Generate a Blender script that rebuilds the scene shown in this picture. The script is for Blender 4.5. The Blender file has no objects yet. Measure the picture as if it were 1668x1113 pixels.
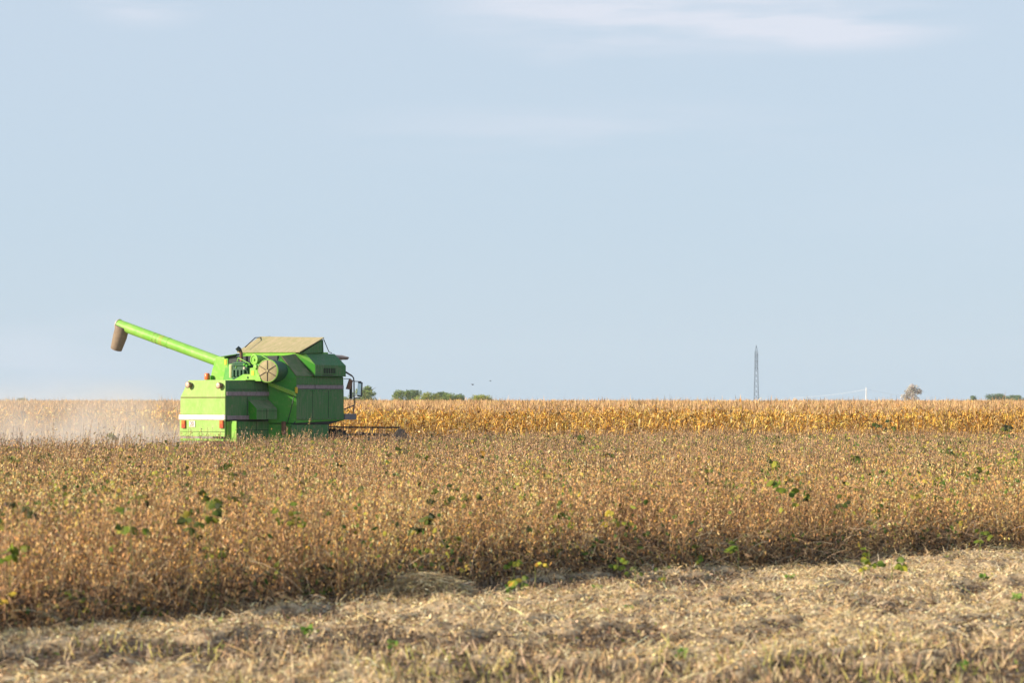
import bpy, math, random
import numpy as np
from mathutils import Vector, Matrix
rng = np.random.default_rng(11)
random.seed(5)
S = bpy.context.scene
COL = S.collection

# ---------------------------------------------------------------- camera
F = 4633.0          # focal length in photograph pixels (1668 wide)
H = 2.3             # eye height
cd = bpy.data.cameras.new('camera')
cam = bpy.data.objects.new('camera', cd); COL.objects.link(cam)
cam.location = (0, 0, H); cam.rotation_euler = (math.radians(90), 0, 0)
cd.sensor_width = 36.0; cd.lens = F * 36.0 / 1668
cd.shift_y = (652 - 556.5) / 1668
cd.clip_start = 1.0; cd.clip_end = 9000
cd.dof.use_dof = True; cd.dof.focus_distance = 88.0; cd.dof.aperture_fstop = 2.8
S.camera = cam
# ---------------------------------------------------------------- sun, sky, exposure
SUN_EL = math.radians(24)
SUN_AZ = math.atan2(-0.93, -0.36)
sd = Vector((math.sin(SUN_AZ) * math.cos(SUN_EL), math.cos(SUN_AZ) * math.cos(SUN_EL), math.sin(SUN_EL)))
sl = bpy.data.lights.new('sun', 'SUN'); sl.energy = 5.0; sl.angle = math.radians(0.6); sl.color = (1.0, 0.86, 0.66)
so = bpy.data.objects.new('sun', sl); COL.objects.link(so)
so.rotation_euler = (-sd).to_track_quat('-Z', 'Y').to_euler()
W = bpy.data.worlds.new('World'); S.world = W; W.use_nodes = True
nt = W.node_tree; nt.nodes.clear()
def N(tree, typ, **kw):
    n = tree.nodes.new(typ)
    for k, v in kw.items(): setattr(n, k, v)
    return n
out = N(nt, 'ShaderNodeOutputWorld'); bg = N(nt, 'ShaderNodeBackground'); bg.inputs['Strength'].default_value = 0.0745
sky = N(nt, 'ShaderNodeTexSky', sky_type='NISHITA', sun_disc=False, sun_elevation=SUN_EL, sun_rotation=SUN_AZ)
tc = N(nt, 'ShaderNodeTexCoord')
sep = N(nt, 'ShaderNodeSeparateXYZ'); nt.links.new(tc.outputs['Generated'], sep.inputs[0])
# thin high veil that whitens the blue, paler low down
ramp = N(nt, 'ShaderNodeValToRGB'); nt.links.new(sep.outputs['Z'], ramp.inputs[0])
cr = ramp.color_ramp
cr.elements[0].position = 0.0; cr.elements[0].color = (5.45, 6.68, 7.9, 1)
cr.elements[1].position = 0.14; cr.elements[1].color = (5.6, 6.66, 7.95, 1)
e = cr.elements.new(0.06); e.color = (5.3, 6.56, 7.9, 1)
e = cr.elements.new(0.6); e.color = (3.4, 4.8, 6.8, 1)
mx = N(nt, 'ShaderNodeMix', data_type='RGBA'); mx.inputs[0].default_value = 0.86
nt.links.new(sky.outputs[0], mx.inputs[6]); nt.links.new(ramp.outputs[0], mx.inputs[7])
# streaky cloud
mp = N(nt, 'ShaderNodeMapping'); mp.inputs['Scale'].default_value = (9, 9, 75); mp.inputs['Location'].default_value = (3.1, 0.4, 1.7)
nt.links.new(tc.outputs['Generated'], mp.inputs[0])
no = N(nt, 'ShaderNodeTexNoise'); no.inputs['Scale'].default_value = 1.0; no.inputs['Detail'].default_value = 7; no.inputs['Roughness'].default_value = 0.55
nt.links.new(mp.outputs[0], no.inputs['Vector'])
def cloud_patch(az, el, saz, sel, amp):
    """soft elliptical patch of cloud at a compass direction, broken up by the noise"""
    d = (math.sin(az) * math.cos(el), math.cos(az) * math.cos(el), math.sin(el))
    m = N(nt, 'ShaderNodeMapping', vector_type='POINT')
    m.inputs['Scale'].default_value = (1 / saz, 0.0, 1 / sel)
    m.inputs['Location'].default_value = (-d[0] / saz, 0, -d[2] / sel)
    nt.links.new(tc.outputs['Generated'], m.inputs[0])
    ln = N(nt, 'ShaderNodeVectorMath', operation='LENGTH'); nt.links.new(m.outputs[0], ln.inputs[0])
    mr = N(nt, 'ShaderNodeMapRange'); mr.interpolation_type = 'SMOOTHSTEP'
    mr.inputs[1].default_value = 1.0; mr.inputs[2].default_value = 0.0; mr.inputs[3].default_value = 0.0; mr.inputs[4].default_value = 1.0
    nt.links.new(ln.outputs['Value'], mr.inputs[0])
    n2 = N(nt, 'ShaderNodeMapRange'); n2.inputs[1].default_value = 0.37; n2.inputs[2].default_value = 0.60
    nt.links.new(no.outputs[0], n2.inputs[0])
    a = N(nt, 'ShaderNodeMath', operation='MULTIPLY'); nt.links.new(mr.outputs[0], a.inputs[0]); nt.links.new(n2.outputs[0], a.inputs[1])
    b = N(nt, 'ShaderNodeMath', operation='MULTIPLY'); nt.links.new(a.outputs[0], b.inputs[0]); b.inputs[1].default_value = amp
    return b
def pxdir(px, py): return (math.atan((px - 834) / F), math.atan((652 - py) / F))
acc = None
for (px, py, sx, sy, amp) in ((1040, 5, 420, 120, 1.8), (230, 5, 140, 60, 1.2), (1350, 45, 280, 60, 1.5), (905, 92, 70, 26, 0.35), (950, 215, 560, 80, 0.4), (60, 600, 330, 200, 0.35), (1600, 330, 500, 140, 0.12)):
    az, el = pxdir(px, py)
    c = cloud_patch(az, el, sx / F, sy / F, amp)
    if acc is None: acc = c
    else:
        s_ = N(nt, 'ShaderNodeMath', operation='ADD', use_clamp=True); nt.links.new(acc.outputs[0], s_.inputs[0]); nt.links.new(c.outputs[0], s_.inputs[1]); acc = s_
cm = N(nt, 'ShaderNodeMix', data_type='RGBA'); nt.links.new(acc.outputs[0], cm.inputs[0])
nt.links.new(mx.outputs[2], cm.inputs[6]); cm.inputs[7].default_value = (6.75, 7.2, 8.15, 1)
nt.links.new(cm.outputs[2], bg.inputs['Color']); nt.links.new(bg.outputs[0], out.inputs[0])
S.view_settings.view_transform = 'Standard'; S.view_settings.look = 'None'; S.view_settings.gamma = 1.0
S.view_settings.exposure = 0.55
S.cycles.max_bounces = 6; S.cycles.diffuse_bounces = 3; S.cycles.volume_bounces = 1

# ---------------------------------------------------------------- helpers
def obj(name, me, mats, parent=None, smooth=False):
    o = bpy.data.objects.new(name, me); COL.objects.link(o)
    for m in (mats if isinstance(mats, (list, tuple)) else [mats]): me.materials.append(m)
    if parent is not None: o.parent = parent
    if smooth: me.polygons.foreach_set('use_smooth', np.ones(len(me.polygons), bool))
    return o
def tag(o, label=None, cat=None, group=None, kind=None):
    if label: o['label'] = label
    if cat: o['category'] = cat
    if group: o['group'] = group
    if kind: o['kind'] = kind
    return o
def empty(name, loc, rz=0.0):
    o = bpy.data.objects.new(name, None); COL.objects.link(o); o.location = loc; o.rotation_euler = (0, 0, rz); o.empty_display_size = 0.3
    return o
def npmesh(name, V, T, C=None, mat_idx=None):
    """mesh from numpy vertices, triangles and vertex colours"""
    me = bpy.data.meshes.new(name)
    V = np.ascontiguousarray(V, np.float32).reshape(-1, 3); T = np.ascontiguousarray(T, np.int32)
    k = T.shape[1]
    me.vertices.add(len(V)); me.vertices.foreach_set('co', V.ravel())
    me.loops.add(T.size); me.loops.foreach_set('vertex_index', T.ravel())
    me.polygons.add(len(T)); me.polygons.foreach_set('loop_start', np.arange(0, T.size, k, dtype=np.int32))
    if C is not None:
        ca = me.color_attributes.new('tint', 'FLOAT_COLOR', 'POINT')
        C4 = np.ones((len(V), 4), np.float32); C4[:, :3] = C
        ca.data.foreach_set('color', C4.ravel())
    me.update(calc_edges=True)
    return me
class MB:
    def __init__(s): s.v = []; s.f = []; s.m = []
    def add(s, vs, fs, m=0):
        b = len(s.v); s.v += [tuple(p) for p in vs]
        for f in fs: s.f.append([b + i for i in f]); s.m.append(m)
        return s
    def box(s, c, d, m=0, rot=None):
        vs = [Vector((sx * d[0] / 2, sy * d[1] / 2, sz * d[2] / 2)) for sz in (-1, 1) for sy in (-1, 1) for sx in (-1, 1)]
        if rot is not None: vs = [rot @ v for v in vs]
        vs = [v + Vector(c) for v in vs]
        return s.add(vs, [(0, 2, 3, 1), (4, 5, 7, 6), (0, 1, 5, 4), (2, 6, 7, 3), (0, 4, 6, 2), (1, 3, 7, 5)], m)
    def loft(s, rings, m=0, caps=True):
        n = len(rings[0]); b = len(s.v)
        for r in rings: s.v += [tuple(p) for p in r]
        for k in range(len(rings) - 1):
            for i in range(n):
                j = (i + 1) % n
                s.f.append([b + k * n + i, b + k * n + j, b + (k + 1) * n + j, b + (k + 1) * n + i]); s.m.append(m)
        if caps:
            s.f.append([b + i for i in reversed(range(n))]); s.m.append(m)
            s.f.append([b + (len(rings) - 1) * n + i for i in range(n)]); s.m.append(m)
        return s
    def tube(s, pts, r, n=10, m=0, caps=True):
        pts = [Vector(p) for p in pts]; rs = r if isinstance(r, (list, tuple)) else [r] * len(pts)
        rings = []
        up = None
        for i, p in enumerate(pts):
            d = (pts[min(i + 1, len(pts) - 1)] - pts[max(i - 1, 0)]).normalized()
            if up is None: up = Vector((0, 0, 1)) if abs(d.z) < 0.9 else Vector((1, 0, 0))
            a = d.cross(up).normalized(); up = a.cross(d)
            rings.append([p + (a * math.cos(t) + up * math.sin(t)) * rs[i] for t in [2 * math.pi * k / n for k in range(n)]])
        return s.loft(rings, m, caps)
    def lathe(s, c, axis, prof, n=28, m=0, caps=True):
        c = Vector(c); ax = Vector(axis).normalized()
        a = ax.cross(Vector((0, 0, 1)) if abs(ax.z) < 0.9 else Vector((1, 0, 0))).normalized(); b = ax.cross(a)
        return s.loft([[c + ax * x + (a * math.cos(2 * math.pi * k / n) + b * math.sin(2 * math.pi * k / n)) * r for k in range(n)] for x, r in prof], m, caps)
    def build(s, name, mats, parent=None, smooth=False, bevel=0.0, weld=True):
        me = bpy.data.meshes.new(name); me.from_pydata(s.v, [], s.f)
        me.polygons.foreach_set('material_index', s.m); me.update()
        import bmesh
        bm = bmesh.new(); bm.from_mesh(me); bmesh.ops.recalc_face_normals(bm, faces=bm.faces); bm.to_mesh(me); bm.free()
        o = obj(name, me, mats, parent, False)
        if smooth:
            for p in me.polygons: p.use_smooth = True
            me.set_sharp_from_angle(angle=math.radians(40))
        if bevel:
            md = o.modifiers.new('bevel', 'BEVEL'); md.width = bevel; md.segments = 2; md.limit_method = 'ANGLE'; md.angle_limit = math.radians(28)
        return o
# value noise
_G = rng.random((256, 256))
def vn(x, y, s=1.0, seed=0):
    x = np.asarray(x) / s + 37.3 * seed + 1000; y = np.asarray(y) / s + 91.7 * seed + 1000
    xi = np.floor(x).astype(int); yi = np.floor(y).astype(int); fx = x - xi; fy = y - yi
    fx = fx * fx * (3 - 2 * fx); fy = fy * fy * (3 - 2 * fy)
    g = lambda a, b: _G[a % 256, b % 256]
    return (g(xi, yi) * (1 - fx) + g(xi + 1, yi) * fx) * (1 - fy) + (g(xi, yi + 1) * (1 - fx) + g(xi + 1, yi + 1) * fx) * fy
def pick(pal, n, jit=0.12):
    """random colours from a weighted palette with brightness jitter"""
    w = np.array([p[0] for p in pal], float); c = np.array([p[1:] for p in pal], float)
    k = rng.choice(len(pal), n, p=w / w.sum())
    return c[k] * (1 + jit * rng.standard_normal((n, 1))).clip(0.4, 1.6) * (1 + 0.05 * rng.standard_normal((n, 3)))

# ---------------------------------------------------------------- materials
def mat(name, color, rough=0.6, metal=0.0, spec=0.5, noise=None, coat=0.0, bump=None):
    """noise = list of (scale, detail, lo, hi, colour): dust, dirt and wear laid over the base colour"""
    m = bpy.data.materials.new(name); m.use_nodes = True; t = m.node_tree; b = t.nodes['Principled BSDF']
    b.inputs['Roughness'].default_value = rough; b.inputs['Metallic'].default_value = metal; b.inputs['Specular IOR Level'].default_value = spec
    b.inputs['Base Color'].default_value = (*color, 1); b.inputs['Coat Weight'].default_value = coat
    prev = None
    if noise or bump: c = N(t, 'ShaderNodeTexCoord')
    for (sc, det, lo, hi, colr) in (noise or []):
        mp = N(t, 'ShaderNodeMapping'); t.links.new(c.outputs['Object'], mp.inputs[0])
        mp.inputs['Scale'].default_value = sc if isinstance(sc, tuple) else (sc, sc, sc)
        n = N(t, 'ShaderNodeTexNoise'); n.inputs['Scale'].default_value = 1; n.inputs['Detail'].default_value = det; n.inputs['Roughness'].default_value = 0.65
        t.links.new(mp.outputs[0], n.inputs['Vector'])
        r = N(t, 'ShaderNodeMapRange'); r.inputs[1].default_value = lo; r.inputs[2].default_value = hi; t.links.new(n.outputs[0], r.inputs[0])
        x = N(t, 'ShaderNodeMix', data_type='RGBA'); t.links.new(r.outputs[0], x.inputs[0])
        if prev is None: x.inputs[6].default_value = (*color, 1)
        else: t.links.new(prev, x.inputs[6])
        x.inputs[7].default_value = (*colr, 1); prev = x.outputs[2]
    if prev is not None: t.links.new(prev, b.inputs['Base Color'])
    if bump:
        n = N(t, 'ShaderNodeTexNoise'); n.inputs['Scale'].default_value = bump[0]; n.inputs['Detail'].default_value = 6
        t.links.new(c.outputs['Object'], n.inputs['Vector'])
        bp = N(t, 'ShaderNodeBump'); bp.inputs['Strength'].default_value = bump[1]; bp.inputs['Distance'].default_value = 0.02
        t.links.new(n.outputs[0], bp.inputs['Height']); t.links.new(bp.outputs[0], b.inputs['Normal'])
    return m
def tintmat(name, rough=0.8, trans=0.0, spec=0.2):
    m = bpy.data.materials.new(name); m.use_nodes = True; t = m.node_tree; b = t.nodes['Principled BSDF']
    a = N(t, 'ShaderNodeVertexColor'); a.layer_name = 'tint'
    t.links.new(a.outputs['Color'], b.inputs['Base Color'])
    b.inputs['Roughness'].default_value = rough; b.inputs['Specular IOR Level'].default_value = spec
    if trans:
        tr = N(t, 'ShaderNodeBsdfTranslucent'); t.links.new(a.outputs['Color'], tr.inputs[0])
        ms = N(t, 'ShaderNodeMixShader'); ms.inputs[0].default_value = trans
        t.links.new(b.outputs[0], ms.inputs[1]); t.links.new(tr.outputs[0], ms.inputs[2])
        t.links.new(ms.outputs[0], t.nodes['Material Output'].inputs[0])
    return m
DUST = (0.42, 0.33, 0.20)
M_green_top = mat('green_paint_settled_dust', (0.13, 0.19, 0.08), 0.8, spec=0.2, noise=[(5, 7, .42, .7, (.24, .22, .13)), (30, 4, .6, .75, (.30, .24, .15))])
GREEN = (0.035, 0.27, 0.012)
M_green = mat('green_paint', GREEN, 0.42, spec=0.4, noise=[(1.6, 6, 0.4, 0.8, (0.09, 0.33, 0.03)), (7, 8, 0.55, 0.9, (0.25, 0.30, 0.10)), ((22, 22, 3), 4, 0.62, 0.8, (0.05, 0.16, 0.03))])  # deep base puts the weak grazing light on splayed faces into the colour
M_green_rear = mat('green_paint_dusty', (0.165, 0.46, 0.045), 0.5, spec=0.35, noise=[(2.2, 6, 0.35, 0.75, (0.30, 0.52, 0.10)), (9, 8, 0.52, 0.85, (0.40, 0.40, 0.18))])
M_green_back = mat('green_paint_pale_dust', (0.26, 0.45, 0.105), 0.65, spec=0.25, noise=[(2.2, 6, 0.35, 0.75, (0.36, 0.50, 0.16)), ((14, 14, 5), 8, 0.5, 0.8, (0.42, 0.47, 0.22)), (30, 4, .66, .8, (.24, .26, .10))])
M_green_side = mat('green_paint_grime_shade', (0.045, 0.19, 0.045), 0.55, spec=0.3, noise=[((1.5, 1.5, 1.0), 6, 0.35, 0.7, (0.09, 0.18, 0.07)), ((24, 24, 1.4), 6, 0.5, 0.72, (0.18, 0.21, 0.12)), (6, 8, 0.55, 0.8, (0.20, 0.18, 0.12)), (40, 3, .68, .78, (.10, .07, .04))])  # grime streaks over a base darkened to paint the shaded side
M_dusty = mat('dusty_tan_canvas', (0.40, 0.33, 0.20), 0.85, spec=0.1, noise=[((2, 9, 2), 6, 0.38, 0.68, (0.29, 0.28, 0.13)), (9, 6, 0.48, 0.75, (0.50, 0.39, 0.25))])
M_white = mat('white_trim', (0.80, 0.74, 0.68), 0.5, noise=[(5, 6, 0.45, 0.8, (0.66, 0.55, 0.42))])
M_grey = mat('grey_trim', (0.27, 0.22, 0.24), 0.6, noise=[((18, 18, 5), 6, 0.42, 0.7, (0.17, 0.14, 0.14))])
M_dark = mat('dark_gap', (0.012, 0.014, 0.012), 0.7)
M_steel = mat('dirty_dark_steel', (0.07, 0.06, 0.055), 0.6, metal=0.3, noise=[(12, 6, 0.45, 0.7, (0.20, 0.14, 0.09))])
M_pale = mat('worn_pale_steel', (0.60, 0.54, 0.46), 0.55, noise=[(8, 5, 0.4, 0.7, (0.35, 0.28, 0.2))])
M_rust = mat('rusty_metal', (0.22, 0.11, 0.06), 0.8, noise=[(9, 6, 0.4, 0.7, (0.10, 0.06, 0.04))])
M_engine = mat('engine_green', (0.012, 0.085, 0.035), 0.5, noise=[(8, 6, 0.45, 0.75, (0.045, 0.085, 0.045))])  # darkened to stand for the shade of auger column and lid
M_red = mat('red_reflector', (0.42, 0.08, 0.03), 0.35)
M_orange = mat('orange_lens', (0.75, 0.16, 0.03), 0.3)
M_lens = mat('dusty_lens', (0.72, 0.52, 0.40), 0.4)
M_brown = mat('lamp_housing', (0.20, 0.12, 0.06), 0.7)
M_rubber = mat('dusty_grey_rubber', (0.22, 0.17, 0.13), 0.85, spec=0.15, noise=[((4, 4, 4), 6, 0.4, 0.7, (0.31, 0.24, 0.17))], bump=(20, 0.2))
M_tyre = mat('tyre_rubber', (0.03, 0.028, 0.025), 0.85, spec=0.2, noise=[(10, 5, 0.45, 0.75, (0.13, 0.10, 0.07))])
M_glass = mat('cab_glass', (0.04, 0.06, 0.06), 0.08, spec=0.8)
M_mirror = mat('mirror_glass', (0.45, 0.55, 0.58), 0.06, metal=1.0)
M_black = mat('black_frame', (0.02, 0.03, 0.03), 0.5)
M_yellow = mat('yellow_sticker', (0.75, 0.50, 0.03), 0.6)
M_ink = mat('grey_ink', (0.07, 0.05, 0.07), 0.6)
M_seat = mat('seat_cloth', (0.03, 0.03, 0.035), 0.9)
M_crop = tintmat('dry_soybean', 0.85, 0.0, 0.15)
M_corn = tintmat('dry_corn', 0.7, 0.05, 0.25)
M_leaf = tintmat('green_leaf', 0.6, 0.25, 0.3)
M_straw = tintmat('straw', 0.8, 0.0, 0.2)
M_bark = mat('bark', (0.13, 0.10, 0.07), 0.9)
M_galv = mat('galvanised_steel', (0.08, 0.11, 0.16), 0.6)
M_conc = mat('pale_concrete', (0.75, 0.74, 0.72), 0.8)
M_wire = mat('aluminium_wire', (0.8, 0.8, 0.8), 0.5)
M_bird = mat('bird_feathers', (0.03, 0.03, 0.035), 0.8)
# ground: bleached straw and bare soil (patches and painted shade under the crop come with the mesh, grain from noise)
M_ground = bpy.data.materials.new('stubble_soil'); M_ground.use_nodes = True
t = M_ground.node_tree; b = t.nodes['Principled BSDF']; b.inputs['Roughness'].default_value = 0.95; b.inputs['Specular IOR Level'].default_value = 0.1
c = N(t, 'ShaderNodeTexCoord'); va = N(t, 'ShaderNodeVertexColor'); va.layer_name = 'tint'; prev = va.outputs['Color']
for (sc, det, lo, hi, colr) in [(6, 8, 0.50, 0.64, (0.13, 0.09, 0.06)), (16, 8, 0.52, 0.7, (0.60, 0.48, 0.33)), (45, 5, 0.52, 0.70, (0.09, 0.06, 0.04))]:
    n = N(t, 'ShaderNodeTexNoise'); n.inputs['Scale'].default_value = sc; n.inputs['Detail'].default_value = det
    t.links.new(c.outputs['Object'], n.inputs['Vector'])
    r = N(t, 'ShaderNodeMapRange'); r.inputs[1].default_value = lo; r.inputs[2].default_value = hi; r.inputs[4].default_value = .85; t.links.new(n.outputs[0], r.inputs[0])
    x = N(t, 'ShaderNodeMix', data_type='RGBA'); t.links.new(r.outputs[0], x.inputs[0]); t.links.new(prev, x.inputs[6])
    x.inputs[7].default_value = (*colr, 1); prev = x.outputs[2]
t.links.new(prev, b.inputs['Base Color'])

# ---------------------------------------------------------------- layout of the fields
TH = math.radians(42)                       # heading of the combine, clockwise from the line of sight
O = np.array([-8.55, 85.0, 0.0])            # ground point under its rear right corner
FW = np.array([math.sin(TH), math.cos(TH), 0]); LF = np.array([-math.cos(TH), math.sin(TH), 0])
CORN_Y = 107.0
EX = np.array([-30, -4.95, -2.81, 0.05, 3.46, 7.56, 40.0]); EY = np.array([-18.0, 26.5, 30.5, 35.6, 38.5, 42.0, 70.0])
def edge_y(x): return np.interp(x, EX, EY)
def local(x, y):
    dx = x - O[0]; dy = y - O[1]
    return dx * FW[0] + dy * FW[1], dx * LF[0] + dy * LF[1]
def in_soy(x, y):
    X, Y = local(x, y)
    rag = 0.35 * (vn(x, y, 0.9, 3) - 0.5)
    uncut = (Y < -1.75 + rag) | ((X > 6.5) & (Y < 3.3 + rag))
    return (y > edge_y(x) - 0.45 + 1.6 * rag) & (y < CORN_Y - 0.9 + rag * 2) & uncut
def residue(x, y):
    '''how thickly the straw lies, 0 bare to 1 covered'''
    X, Y = local(x, y)
    p = vn(X * .3, Y, .9, 41) * .34 + vn(X * .45, Y, .4, 43) * .36 + vn(x, y, .17, 46) * .30
    return np.clip((p - .495) / .085, 0, 1) * (y < edge_y(x) - .15)  # no straw under the crop: the dark tint paints its shade there
def soil(x, y):
    near = np.clip((60 - y) / 20, 0, 1)
    return near * (0.16 * (vn(x, y, 2.3, 1) - 0.5) + 0.07 * (vn(x, y, 0.5, 2) - 0.5) + 0.09 * (vn(x, y, 0.19, 4) - 0.5) + .07 * residue(x, y))
# ---------------------------------------------------------------- ground
xs = np.concatenate([[-1100, -800, -500, -150, -60, -25, -14], np.arange(-8, 11, 0.08), [15, 25, 60, 150, 500, 800, 1100]])
ys = np.concatenate([[-90, -60, 0, 10, 16], np.arange(20, 46, 0.08), [50, 60, 80, 110, 200, 500, 1500, 2480]])
gx, gy = np.meshgrid(xs, ys); nx, ny = len(xs), len(ys)
inner = ((gx >= -8) & (gx <= 11) & (gy >= 20) & (gy <= 46))
gz = np.where(inner, soil(gx, gy), 0)
idx = np.arange(nx * ny).reshape(ny, nx)
Q = np.stack([idx[:-1, :-1], idx[:-1, 1:], idx[1:, 1:], idx[1:, :-1]], -1).reshape(-1, 4)
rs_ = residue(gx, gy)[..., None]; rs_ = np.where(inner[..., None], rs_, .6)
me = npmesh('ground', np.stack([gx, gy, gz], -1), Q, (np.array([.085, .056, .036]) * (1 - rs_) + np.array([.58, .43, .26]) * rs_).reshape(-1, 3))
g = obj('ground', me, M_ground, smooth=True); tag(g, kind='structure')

# ---------------------------------------------------------------- mesh generators (numpy)
def unit(v): return v / np.maximum(np.linalg.norm(v, axis=-1, keepdims=True), 1e-9)
def rand_dir(n, zlo=-1, zhi=1):
    z = rng.uniform(zlo, zhi, n); a = rng.uniform(0, 2 * math.pi, n); r = np.sqrt(1 - z * z)
    return np.stack([r * np.cos(a), r * np.sin(a), z], -1)
class Acc:
    def __init__(s): s.V = []; s.T = []; s.C = []; s.n = 0
    def put(s, V, T, C):
        """V (n,k,3) per-item vertices, T (t,3) triangle template, C (n,3)"""
        n, k = V.shape[:2]
        if n == 0: return
        s.V.append(V.reshape(-1, 3)); s.C.append(np.repeat(C, k, 0))
        s.T.append((T[None] + (np.arange(n) * k)[:, None, None] + s.n).reshape(-1, 3)); s.n += n * k
    def mesh(s, name): return npmesh(name, np.concatenate(s.V), np.concatenate(s.T), np.concatenate(s.C).clip(0.005, 0.9))
T_FOLD = np.array([[0, 1, 2], [0, 2, 3]])
def folded(acc, B, A, L, Wd, C, fold=0.3):
    """folded pointed blades: base B, axis A, length L, width Wd"""
    n = len(B); s = unit(np.cross(A, rand_dir(n))); nn = np.cross(A, s)
    L = L[:, None]; Wd = Wd[:, None]
    m = B + A * L * 0.45 + nn * Wd * fold
    acc.put(np.stack([B, m + s * Wd * .5, B + A * L, m - s * Wd * .5], 1), T_FOLD, C)
def ribbons(acc, P, wd, C):
    """P (n,k,3) paths -> flat ribbons facing random sideways directions, width wd (n,)"""
    n, k = P.shape[:2]
    a = rng.uniform(0, 2 * math.pi, n); s = np.stack([np.cos(a), np.sin(a), np.zeros(n)], -1)
    d = unit(P[:, -1] - P[:, 0]); s = unit(s - d * (s * d).sum(-1, keepdims=True) + 1e-4)
    taper = np.linspace(1, 0.35, k)
    o = s[:, None, :] * (wd[:, None] * taper[None])[:, :, None] * .5
    V = np.concatenate([P - o, P + o], 1)
    T = []
    for i in range(k - 1): T += [[i, i + 1, k + i + 1], [i, k + i + 1, k + i]]
    acc.put(V, np.array(T), C)
def ovals(acc, B, A, L, Wd, C, Nrm=None):
    """broad leaves: six-cornered blades"""
    n = len(B); s = unit(np.cross(A, rand_dir(n) if Nrm is None else Nrm)); nn = np.cross(A, s); L = L[:, None]; Wd = Wd[:, None]
    f = 0.12
    V = np.stack([B, B + A * L * .25 + s * Wd * .42 + nn * Wd * f, B + A * L * .6 + s * Wd * .45 + nn * Wd * f, B + A * L,
                  B + A * L * .6 - s * Wd * .45 + nn * Wd * f, B + A * L * .25 - s * Wd * .42 + nn * Wd * f], 1)
    acc.put(V, np.array([[0, 1, 2], [0, 2, 3], [0, 3, 4], [0, 4, 5]]), C)

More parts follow.
